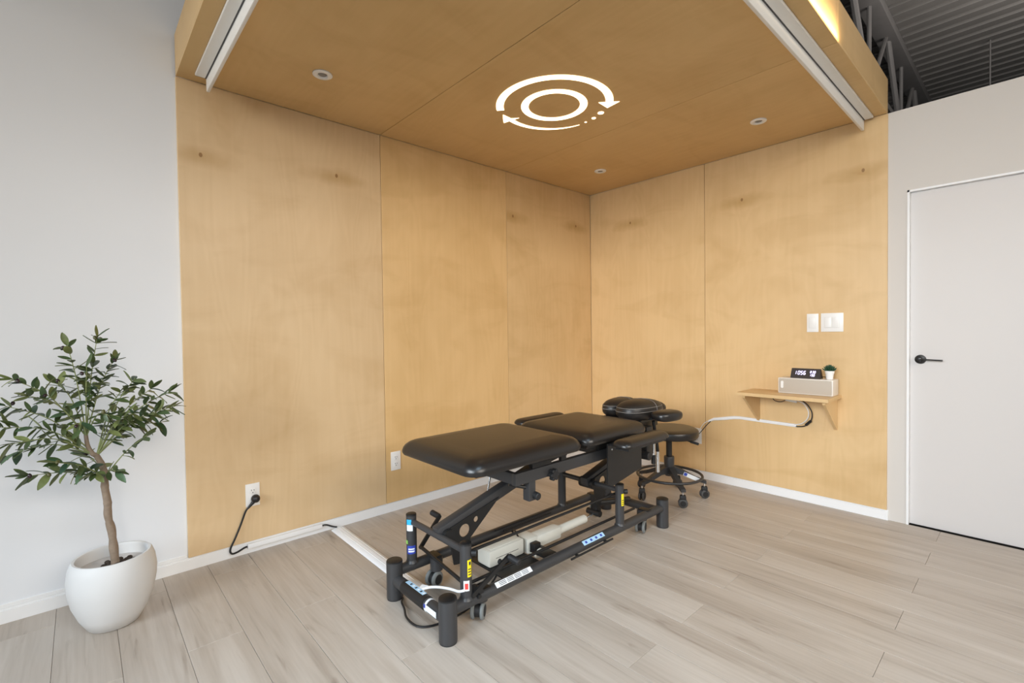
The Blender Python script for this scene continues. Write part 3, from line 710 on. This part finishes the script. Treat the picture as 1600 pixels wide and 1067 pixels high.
b = BM(); tube(b, [(-1.10, -1.44, 0.475), (-1.11, -1.44, 0.53), (-1.13, -1.44, 0.60), (-1.15, -1.44, 0.70)], 0.012, 10); part('release_lever', b, 'powder_black', HR)
part('lock_knob', cyl(BM(), (-1.39, -1.56, 0.52), (-1.39, -1.50, 0.52), 0.026, seg=16, bev=0.004), 'rubber_black', HR)

# ------------------------------------------------------------------ stool
SX, SY = -0.600, -1.243
S = thing('rolling_stool', 'black round rolling stool with foot ring behind the treatment table', 'stool', (SX, SY, 0))
part('seat', lathe(BM(), [(0.19, 0.478), (0.218, 0.482), (0.224, 0.495), (0.224, 0.520), (0.219, 0.535), (0.200, 0.545), (0.14, 0.549), (0.0, 0.550)], (SX, SY, 0), 48), 'leather', S)
part('seat_plate', lathe(BM(), [(0.09, 0.466), (0.10, 0.479)], (SX, SY, 0), 24), 'powder_black', S)
part('gas_column', cyl(BM(), (SX, SY, 0.30), (SX, SY, 0.472), 0.0235, seg=20), 'powder_black', S)
part('column_housing', lathe(BM(), [(0.034, 0.165), (0.038, 0.20), (0.040, 0.31), (0.037, 0.318), (0.024, 0.318)], (SX, SY, 0), 24), 'powder_grey', S)
fr = part('foot_ring', torus(BM(), (SX, SY, 0.172), 0.247, 0.0105, 64, 10), 'powder_grey', S)
for k in range(5):
    a = math.radians(-129 + 72*k); d = Vector((math.cos(a), math.sin(a), 0)); c = Vector((SX, SY, 0))
    b = BM(); u = d.cross(Vector((0, 0, 1)))
    loops = []
    for r_, z_, wd, hh in ((0.02, 0.215, 0.020, 0.030), (0.09, 0.200, 0.020, 0.020), (0.20, 0.150, 0.017, 0.014), (0.275, 0.128, 0.017, 0.012)):
        q = c + d*r_ + Vector((0, 0, z_)); loops.append([q + u*wd + Vector((0, 0, hh)), q - u*wd + Vector((0, 0, hh)), q - u*wd*1.1 - Vector((0, 0, hh)), q + u*wd*1.1 - Vector((0, 0, hh))])
    rings(b, loops); lg_ = part('base_leg', b, 'powder_grey', S, True)
    if k == 0:
        # white label with a blue mark on the near leg
        pass
    w_ = c + d*0.262
    cs = thing_part('caster', S)
    part('stem', cyl(BM(), w_ + Vector((0, 0, 0.140)), w_ + Vector((0, 0, 0.085)), 0.008, seg=10), 'chrome', cs)
    part('hood', box(BM(), w_ + Vector((0, 0, 0.072)), (0.042, 0.046, 0.045), Matrix.Rotation(0.6, 3, 'Z'), 0.012), 'rubber_black', cs)
    wa = Vector((math.cos(0.6 + 0.3*k), math.sin(0.6+0.3*k), 0))
    for s in (-1, 1):
        part('wheel', lathe(BM(), [(0.010, -0.008), (0.028, -0.008), (0.034, -0.004), (0.034, 0.004), (0.028, 0.008), (0.010, 0.008)], w_ + wa*0.014*s + Vector((0, 0, 0.035)), 22, axis=wa), 'rubber_dark', cs)
        part('hub', lathe(BM(), [(0.021, -0.0090), (0.021, 0.0090)], w_ + wa*0.014*s + Vector((0, 0, 0.035)), 18, axis=wa), 'rubber_black', cs)
# sticker on the right hand leg (towards -57 deg)
a = math.radians(-57); d = Vector((math.cos(a), math.sin(a), 0)); nrm = Vector((math.cos(a-PI/2), math.sin(a-PI/2), 0))
q = Vector((SX, SY, 0)) + d*0.165 + nrm*0.0225 + Vector((0, 0, 0.167))
R = Matrix.Rotation(a, 3, 'Z') @ Matrix.Rotation(math.radians(22), 3, 'Y')
st = part('sticker', box(BM(), q, (0.125, 0.002, 0.030), R), 'sticker_white', S, False, 'white label with blue mark')
part('mark', box(BM(), q - d*0.044 + nrm*0.0012 + Vector((0, 0, 0.018)), (0.024, 0.001, 0.024), R), 'sticker_navy', st, False)
b = BM(); tube(b, [(SX+0.02, SY-0.03, 0.468), (SX+0.05, SY-0.11, 0.455), (SX+0.08, SY-0.19, 0.435)], 0.006, 8)
lv = part('lever', b, 'powder_black', S)
part('lever_grip', cyl(BM(), (SX+0.063, SY-0.145, 0.447), (SX+0.085, SY-0.205, 0.431), 0.010, seg=10, bev=0.003), 'rubber_black', lv)

# ------------------------------------------------------------------ wall plates
def outlet(label, c, n, u, wdt=0.078, hgt=0.138):
    """c centre on wall face, n outward normal, u horizontal"""
    c, n, u = Vector(c), Vector(n), Vector(u); z = Vector((0, 0, 1))
    t = thing('wall_outlet', label, 'outlet', c, 'white wall outlets')
    R = Matrix((u, n, z)).transposed()
    part('cover_plate', box(BM(), c + n*0.003, (wdt, 0.0058, hgt), R, 0.002), 'plastic_white', t)
    for s in (-1, 1):
        f = part('receptacle', box(BM(), c + n*0.0066 + z*0.024*s, (0.034, 0.003, 0.034), R, 0.003), 'plastic_white', t)
        for q in (-1, 1): part('slot', box(BM(), c + n*0.0083 + z*(0.024*s+0.005) + u*0.007*q, (0.0028, 0.001, 0.009), R), 'ink', f, False)
        part('ground_hole', cyl(BM(), c + n*0.0078 + z*(0.024*s-0.009), c + n*0.0089 + z*(0.024*s-0.009), 0.003, seg=8), 'ink', f, False)
    return t
outlet('white wall outlet with a black plug in it on the left plywood wall', (-3.303, 0, 0.353), (0, -1, 0), (1, 0, 0))
outlet('white empty wall outlet behind the foot end of the treatment table', (-2.338, 0, 0.376), (0, -1, 0), (1, 0, 0))
outlet('white wall outlet on the right plywood wall behind the stool seat', (0, -1.180, 0.378), (-1, 0, 0), (0, -1, 0))
def switch(label, c, wdt, n_rock):
    c = Vector(c); t = thing('light_switch', label, 'switch', c, 'white light switches on the right plywood wall')
    part('cover_plate', box(BM(), c + Vector((-0.003, 0, 0)), (0.0058, wdt, 0.136), None, 0.002), 'plastic_white', t)
    part('inner_frame', box(BM(), c + Vector((-0.0062, 0, 0)), (0.003, 0.046*n_rock+0.006, 0.082), None, 0.001), 'track_white', t)
    for k in range(n_rock):
        part('rocker', box(BM(), c + Vector((-0.009, 0.046*(k-(n_rock-1)/2), 0)), (0.005, 0.038, 0.074), Matrix.Rotation(0.05*(1 if k else -1), 3, 'Y'), 0.002), 'plastic_white', t)
    return t
switch('single white rocker light switch above the wooden shelf', (0, -2.083, 1.362), 0.076, 1)
switch('wide double white rocker light switch above the wooden shelf', (0, -2.207, 1.363), 0.140, 2)

# ------------------------------------------------------------------ power cord on the left wall, raceway, floor cover
t = thing('plugged_cable', 'black power cord plugged into the left wall outlet', 'cord', (-3.303, -0.01, 0.33))
pl = part('plug', lathe(BM(), [(0.0, 0.046), (0.012, 0.045), (0.021, 0.036), (0.024, 0.022), (0.024, 0.012), (0.020, 0.0)], (-3.293, -0.0085, 0.333), 24, axis=(0, -1, 0)), 'cord_black', t)
part('strain_relief', cyl(BM(), (-3.30, -0.035, 0.325), (-3.337, -0.030, 0.285), 0.012, 0.006, seg=14), 'cord_black', pl)
b = BM(); tube(b, [(-3.330, -0.031, 0.292), (-3.348, -0.024, 0.268), (-3.375, -0.016, 0.19), (-3.405, -0.016, 0.12), (-3.432, -0.018, 0.062), (-3.425, -0.022, 0.036), (-3.395, -0.016, 0.034), (-3.358, -0.010, 0.045), (-3.341, -0.008, 0.047)], 0.0055, 8)
part('cord', b, 'cord_black', t)
b = BM(); tube(b, [(-2.889, -0.008, 0.046), (-2.865, -0.012, 0.046), (-2.825, -0.022, 0.026), (-2.800, -0.030, 0.018)], 0.0055, 8)
tag(part('cord_segment', b, 'cord_black', None, loc=(-2.85, -0.02, 0.03)), 'short black cord bridging the baseboard raceway and the floor cable cover', 'cord')
b = BM(); bx(b, -3.338, -2.892, -0.014, 0.003, 0.032, 0.060, 0.002)
tag(part('cable_raceway', b, 'trim_white', None, loc=(-3.1, 0, 0.046)), 'slim white cable raceway stuck to the left baseboard', 'raceway')
# floor cable cover: low dome strip from the wall to the table
p0, p1 = Vector((-2.790, -0.022, 0)), Vector((-2.795, -1.07, 0)); d = (p1-p0).normalized(); u = Vector((-d.y, d.x, 0)); loops = []
for k in range(2):
    c = (p0, p1)[k]
    loops.append([c + u*q + Vector((0, 0, z)) for q, z in ((-0.046, 0.0005), (-0.042, 0.005), (-0.022, 0.010), (-0.004, 0.0135), (0.012, 0.0135), (0.026, 0.009), (0.042, 0.005), (0.046, 0.0005))])
b = BM(); rings(b, loops)
cc = tag(part('cable_cover', b, 'cover_white', None, True, loc=p0), 'white floor cable cover running from the baseboard under the table', 'cable cover')
for q, z in ((-0.013, 0.0125), (0.022, 0.0108)):
    b = BM(); cyl(b, p0 + u*q + Vector((0, 0, z)), p1 + u*q + Vector((0, 0, z)), 0.0015, seg=6); part('ridge', b, 'track_white', cc)

# ------------------------------------------------------------------ shelf and what stands on it
ZS = 0.838
SH = thing('wall_shelf', 'small plywood wall shelf on triangular brackets', 'shelf', (0, -1.96, 0.6))
def flatpart(name, x0, x1, y0, y1, z0, z1, mat, parent, bev=0.001): return part(name, bx(BM(), x0, x1, y0, y1, z0, z1, bev), mat, parent, False, None, ((x0+x1)/2, (y0+y1)/2, (z0+z1)/2))
flatpart('board', -0.325, -0.0005, -2.265, -1.655, ZS-0.024, ZS, 'ply_shelf', SH)
for y in (-2.232, -1.700):
    b = BM(); prism(b, [(-0.001, 0), (-0.300, 0), (-0.300, -0.018), (-0.012, -0.232), (-0.001, -0.232)], (0, y, ZS-0.0245), (1, 0, 0), (0, 0, 1), 0.018)
    part('bracket', b, 'ply_shelf', SH, False, None, (-0.1, y, 0.7))
SPK = thing('speaker', 'pale grey rectangular speaker on the wall shelf', 'speaker', (-0.085, -2.06, ZS))
part('body', bx(BM(), -0.155, -0.012, -2.250, -1.895, ZS+0.001, ZS+0.116, 0.006), 'speaker_body', SPK)
part('grille', bx(BM(), -0.159, -0.152, -2.243, -1.902, ZS+0.008, ZS+0.110, 0.003), 'speaker_grille', SPK)
b = BM(); prism(b, [(0.009*math.cos(t_*PI/8) , (0.018 if t_ <= 8 else -0.018) + 0.009*math.sin(t_*PI/8)) for t_ in range(0, 17)], (-0.1605, -1.925, ZS+0.066), (0, 1, 0), (0, 0, 1), 0.004)
part('logo_plate', b, 'plastic_white', SPK, label='small white oval badge')
# clock
ZK = ZS+0.1165
CK = thing('digital_clock', 'dark wooden wedge clock with white digits on the speaker', 'clock', (-0.09, -2.05, ZK))
def ckp(s, t_, o=0.0):   # s along the face (0 left .. 1 right), t up the face
    A = Vector((-0.132, -1.972, ZK+0.001)); Bv = Vector((0, -0.190, 0)); Cv = Vector((0.034, 0, 0.070)); n = Vector((-0.070, 0, 0.034)).normalized()
    return A + Bv*s + Cv*t_ + n*o
b = BM()
prof = [(-0.132, 0.001), (-0.098, 0.071), (-0.092, 0.071), (-0.050, 0.001)]
rings(b, [[Vector((x, y, ZK+z)) for x, z in prof] for y in (-1.972, -2.162)])
part('case', b, 'clock_wood', CK, False)
SEG = {'0': 'abcdef', '1': 'bc', '2': 'abged', '3': 'abgcd', '5': 'afgcd', '6': 'afgcde', '8': 'abcdefg', '9': 'abcdfg'}
def seven(bm, ch, s0, t0, w_, h_):
    t = 0.15*w_
    seg = {'a': (s0, s0+w_, t0+h_), 'd': (s0, s0+w_, t0), 'g': (s0, s0+w_, t0+h_/2), 'f': (s0, t0+h_/2, t0+h_), 'b': (s0+w_, t0+h_/2, t0+h_), 'e': (s0, t0, t0+h_/2), 'c': (s0+w_, t0, t0+h_/2)}
    for k in SEG[ch]:
        q = seg[k]; th = 0.0048
        if k in 'adg':
            pts = [(q[0]+0.004, q[2]-0.028), (q[1]-0.004, q[2]-0.028), (q[1]-0.004, q[2]+0.028), (q[0]+0.004, q[2]+0.028)]
        else:
            pts = [(q[0]-0.0095, q[1]+0.02), (q[0]+0.0095, q[1]+0.02), (q[0]+0.0095, q[2]-0.02), (q[0]-0.0095, q[2]-0.02)]
        sh = 0.03
        rings(bm, [[ckp(a + sh*(c_-0.5), c_, o) for a, c_ in pts] for o in (0.0002, 0.0010)])
b = BM()
for i, ch in enumerate('1056'): seven(b, ch, 0.145+0.098*i if ch != '1' else 0.115, 0.38, 0.060, 0.34)
part('time_digits', b, 'digits', CK, False, 'glowing time digits 10 56')
b = BM()
for i, ch in enumerate('830'): seven(b, ch, 0.660+(0.0, 0.075, 0.135)[i], 0.56, 0.036, 0.20)
for i, ch in enumerate('190'): seven(b, ch, 0.655+(0.0, 0.07, 0.13)[i], 0.24, 0.036, 0.20)
part('date_digits', b, 'digits', CK, False, 'small glowing date and temperature digits')
b = BM(); tube(b, [(-0.065, -2.162, ZK+0.014), (-0.050, -2.175, ZK+0.012), (-0.035, -2.185, ZK+0.006), (-0.022, -2.195, ZK+0.004)], 0.0025, 6); part('cable', b, 'cord_black', CK)
# succulent
PX, PY = -0.088, -2.213
SU = thing('potted_succulent', 'tiny green succulent in a small white pot on the speaker', 'plant', (PX, PY, ZK))
part('pot', lathe(BM(), [(0.0, 0.001), (0.021, 0.001), (0.026, 0.042), (0.0285, 0.043), (0.030, 0.061), (0.027, 0.061), (0.026, 0.052), (0.0, 0.052)], (PX, PY, ZK), 28, False), 'plastic_white', SU)
b0 = BM(); lump(b0, (0, 0, 0.024), (0.006, 0.0032, 0.024), 0, 0, 2.0, 8, 6); lf = finish(b0, 'leaf', True); lf.materials.append(MATS['succulent'])
for k in range(30):
    a = 2.4*k; t_ = k/30; tilt = 0.05 + 1.0*t_
    o = bpy.data.objects.new('leaf', lf); COL.objects.link(o); o.parent = SU
    o.location = (0.010*t_*math.cos(a), 0.010*t_*math.sin(a), 0.052); o.rotation_euler = (0, tilt, a); o.scale = (0.8, 1.3, 1.15 - 0.2*t_)

# cables at the shelf
t = thing('speaker_cable', 'white and dark cables looping under the wall shelf', 'cable', (-0.02, -1.98, 0.6))
b = BM(); tube(b, [(-0.010, -1.965, 0.583), (-0.014, -2.015, 0.600), (-0.022, -2.055, 0.645), (-0.030, -2.062, 0.70), (-0.035, -2.035, 0.752), (-0.040, -1.985, 0.778)], 0.0045, 8); part('cable', b, 'cord_white', t)
b = BM(); tube(b, [(-0.010, -1.970, 0.570), (-0.016, -2.03, 0.582), (-0.022, -2.075, 0.625), (-0.028, -2.085, 0.69), (-0.035, -2.06, 0.745), (-0.05, -2.02, 0.785)], 0.0042, 8); part('cable', b, 'cord_black', t)
part('ferrite', cyl(BM(), (-0.017, -2.040, 0.590), (-0.023, -2.078, 0.630), 0.010, seg=12, bev=0.003), 'cord_black', t)
part('adapter', box(BM(), (-0.040, -1.950, 0.772), (0.020, 0.080, 0.022), Matrix.Rotation(0.12, 3, 'X'), 0.004), 'cord_white', t)
b = BM(); tube(b, [(-0.040, -1.912, 0.770), (-0.05, -1.875, 0.755), (-0.06, -1.835, 0.765), (-0.07, -1.825, 0.800), (-0.07, -1.83, 0.814)], 0.0030, 8); part('cable', b, 'cord_black', t)
# wall raceway
b = BM()
loops = []
for y, z, hh in ((-1.975, 0.576, 0.013), (-1.55, 0.584, 0.013), (-1.505, 0.580, 0.014), (-1.42, 0.562, 0.015), (-1.33, 0.545, 0.013), (-1.285, 0.522, 0.010)):
    loops.append([Vector((-0.0005, y, z-hh)), Vector((-0.012, y, z-hh*0.8)), Vector((-0.016, y, z)), Vector((-0.012, y, z+hh*0.8)), Vector((-0.0005, y, z+hh))])
rings(b, loops)
rw = tag(part('cable_raceway', b, 'cover_white', None, True, loc=(0, -1.65, 0.57)), 'white cable raceway on the right plywood wall below the shelf', 'raceway')
b = BM(); cyl(b, (-0.0155, -1.97, 0.5765), (-0.0155, -1.55, 0.5845), 0.0014, seg=6); part('seam', b, 'track_white', rw)
t = thing('power_adapter', 'black power adapter plugged into the outlet behind the stool seat', 'adapter', (-0.03, -1.18, 0.36))
part('case', bx(BM(), -0.055, -0.009, -1.175, -1.115, 0.335, 0.395, 0.006), 'cord_black', t)
b = BM(); tube(b, [(-0.055, -1.17, 0.36), (-0.06, -1.195, 0.375), (-0.04, -1.235, 0.43), (-0.018, -1.275, 0.49), (-0.012, -1.305, 0.523)], 0.0035, 8); part('cord', b, 'cord_black', t)
b = BM(); tube(b, [(-0.009, -1.19, 0.40), (-0.014, -1.215, 0.45), (-0.014, -1.25, 0.50), (-0.012, -1.295, 0.530)], 0.0035, 8); part('cord', b, 'cord_white', t)

# ------------------------------------------------------------------ olive tree in a white pot
TX, TY = -3.972, -0.330
O = thing('potted_olive_tree', 'artificial olive tree in a white rounded ceramic pot', 'potted plant', (TX, TY, 0))
part('pot', lathe(BM(), [(0.0, 0.0), (0.086, 0.0), (0.096, 0.004), (0.126, 0.058), (0.150, 0.122), (0.162, 0.185), (0.165, 0.232), (0.159, 0.280), (0.149, 0.310), (0.142, 0.318), (0.133, 0.317), (0.129, 0.306), (0.139, 0.270), (0.137, 0.235), (0.0, 0.230)], (TX, TY, 0), 64, False), 'ceramic', O)
b = BM(); lathe(b, [(0.0, 0.262), (0.06, 0.258), (0.11, 0.268), (0.1375, 0.262)], (TX, TY, 0), 40, False); part('filler', b, 'filler', O, label='crumpled pale filler paper')
b = BM()
for k in range(60):
    a = random.random()*2*PI; r = 0.065*math.sqrt(random.random()); lump(b, (TX+0.02+r*math.cos(a), TY-0.01+r*math.sin(a), 0.264+0.008*random.random()), (0.012, 0.012, 0.009), 0, 0, 2, 7, 5)
so = part('soil', b, 'soil', O); so['kind'] = 'stuff'
TRUNK = [(TX+0.012, TY, 0.24), (TX+0.006, TY, 0.32), (TX+0.0, TY+0.004, 0.42), (TX-0.012, TY, 0.50), (TX-0.012, TY-0.004, 0.56), (TX-0.020, TY, 0.64), (TX-0.018, TY+0.004, 0.70), (TX-0.034, TY, 0.76)]
b = BM(); P = smooth_path(TRUNK, 6); n = len(P); loops = []
for i, c in enumerate(P):
    r = 0.0175 - 0.005*i/n + 0.0022*math.sin(i*1.1) * (1 if i % 7 in (2, 3) else 0.3)
    loops.append([c + Vector((math.cos(2*PI*k/12), math.sin(2*PI*k/12), 0))*r*(1+0.05*math.sin(k*2+i)) for k in range(12)])
rings(b, loops); part('trunk', b, 'bark', O)
b = BM(); tube(b, [(TX-0.030, TY, 0.745), (TX-0.045, TY-0.005, 0.785), (TX-0.060, TY-0.01, 0.800), (TX-0.075, TY, 0.84), (TX-0.080, TY, 0.90)], 0.0125, 10, r_end=0.007); part('branch', b, 'bark', O)
# branch tips: (x offset, z, depth offset), start height
tips = [(-0.03, 1.325, 0.02, 'f'), (-0.13, 1.29, -0.04, 'f'), (0.03, 1.22, 0.05, 'f'), (-0.07, 1.20, -0.10, 'f'), (-0.17, 1.12, 0.07, 'f'),
        (-0.30, 1.155, -0.03, 'f'), (-0.25, 1.09, -0.12, 'f'), (-0.33, 1.04, 0.05, 'm'), (-0.34, 0.96, -0.02, 'm'), (-0.31, 0.90, -0.12, 'm'), (-0.33, 0.83, 0.04, 'm'),
        (-0.265, 0.745, -0.03, 'l'), (-0.17, 0.80, -0.12, 'l'), (-0.11, 0.74, -0.05, 'l'), (-0.055, 0.72, -0.09, 'l'), (0.02, 0.715, -0.08, 'l'), (-0.08, 0.78, 0.08, 'l'), (-0.10, 0.93, -0.13, 'f'), (0.00, 0.98, -0.14, 'f'),
        (0.10, 1.13, -0.02, 'm'), (0.17, 1.07, 0.06, 'm'), (0.235, 1.055, -0.02, 'm'), (0.25, 0.985, -0.06, 'm'), (0.17, 0.97, -0.13, 'm'), (0.20, 0.90, 0.03, 'm'), (0.135, 0.86, -0.06, 'l'), (0.08, 0.98, -0.14, 'm'), (0.04, 1.08, -0.12, 'm')]
roots = {'f': (TX-0.078, TY, 0.88), 'm': (TX-0.045, TY-0.004, 0.785), 'l': (TX-0.020, TY, 0.680)}
# leaf meshes
leafs = []
for v in range(4):
    b = BM(); L_ = 0.062; W_ = 0.0122; loops = []
    curl = (0.004, 0.010, -0.004, 0.016)[v]
    prev = None
    for i in range(7):
        t_ = i/6; wv = W_*math.sin(PI*min(1, t_*0.92+0.05))**0.75; x = L_*t_; z = -curl*t_*t_*1.5 
        row = [b.verts.new((x, -wv, z+0.0022)), b.verts.new((x, 0, z)), b.verts.new((x, wv, z+0.0022))]
        if prev:
            for k in range(2): b.faces.new((prev[k], prev[k+1], row[k+1], row[k]))
        prev = row
    ext = bmesh.ops.extrude_face_region(b, geom=b.faces[:]); bmesh.ops.translate(b, vec=(0, 0, -0.0006), verts=[q for q in ext['geom'] if isinstance(q, bmesh.types.BMVert)])
    me = finish(b, 'leaf', True); me.materials.append(MATS['leaf' if v != 3 else 'leaf_blue']); leafs.append(me)
rnd = random.Random(11)
def add_leaf(p, d, sc_):
    o = bpy.data.objects.new('leaf', leafs[rnd.choice((0, 0, 1, 2, 3))]); COL.objects.link(o); o.parent = O
    q = d.to_track_quat('X', 'Z').to_matrix().to_4x4() @ Matrix.Rotation(rnd.uniform(-0.7, 0.7), 4, 'X')
    o.matrix_local = Matrix.Translation(Vector(p) - Vector((TX, TY, 0))) @ q @ Matrix.Scale(sc_, 4)
olives = []; slots = []
for bi, (dx, z, dy, g) in enumerate(tips):
    a = Vector(roots[g]); e = Vector((TX+dx, TY+dy, z)); mid = a.lerp(e, 0.5) + Vector((0, 0, (0.05 if g != 'l' else 0.02)))
    b = BM(); tube(b, [a, mid, e], 0.0035, 6, 8, 0.0012); part('branch', b, 'twig', O)
    path = smooth_path([a, mid, e], 12); n = len(path); L_ = (e-a).length
    m = max(5, int(L_/0.021))
    for j in range(m):
        t_ = 0.26 + 0.74*(j+0.5)/m; i = min(n-2, int(t_*(n-1)))
        d = (path[i+1] - path[max(i-1, 0)]).normalized(); side = d.cross(Vector((0, 0, 1))).normalized()
        ang = rnd.uniform(0, 2*PI)
        for s in (0, PI):
            rad = side*math.cos(ang+s) + d.cross(side)*math.sin(ang+s)
            slots.append((path[i], (d*rnd.uniform(0.3, 0.9) + rad*rnd.uniform(0.6, 1.0) + Vector((0, 0, -0.18))).normalized()))
    for s in range(3):
        slots.append((path[-1], ((path[-1]-path[-4]).normalized() + Vector((rnd.uniform(-.6, .6), rnd.uniform(-.6, .6), rnd.uniform(-.5, .5)))).normalized()))
    if bi in (0, 1, 2, 5, 7, 8, 11, 12, 16, 17, 18, 4): olives.append((path[-2], bi))
    if bi in (3, 6, 17, 11): olives.append((path[int(n*0.7)], bi+1))
rnd.shuffle(slots)
for p, d in slots[:300]: add_leaf(p, d, rnd.uniform(0.75, 1.25))
# the leaves past 300: one joined part
b = BM()
for p, d in slots[300:520]:
    q = Matrix.Translation(p) @ d.to_track_quat('X', 'Z').to_matrix().to_4x4() @ Matrix.Rotation(rnd.uniform(-0.7, 0.7), 4, 'X') @ Matrix.Scale(rnd.uniform(0.6, 1.0), 4)
    tmp = BM(); tmp.from_mesh(leafs[rnd.choice((0, 1, 2))]); tmp.transform(q); me_ = bpy.data.meshes.new('t'); tmp.to_mesh(me_); tmp.free(); b.from_mesh(me_); bpy.data.meshes.remove(me_)
lv_ = part('foliage', b, 'leaf', O); lv_['kind'] = 'stuff'
for i, (p, k) in enumerate(olives):
    q = Vector(p) + Vector((rnd.uniform(-.02, .02), rnd.uniform(-.03, -.01), rnd.uniform(-.005, .02)))
    b = BM(); lump(b, q, (0.0075, 0.0075, 0.0105), rnd.random()*3, rnd.uniform(0.3, 1.6), 2.0, 10, 8); part('olive', b, 'olive_dark' if k % 3 else 'olive_green', O)
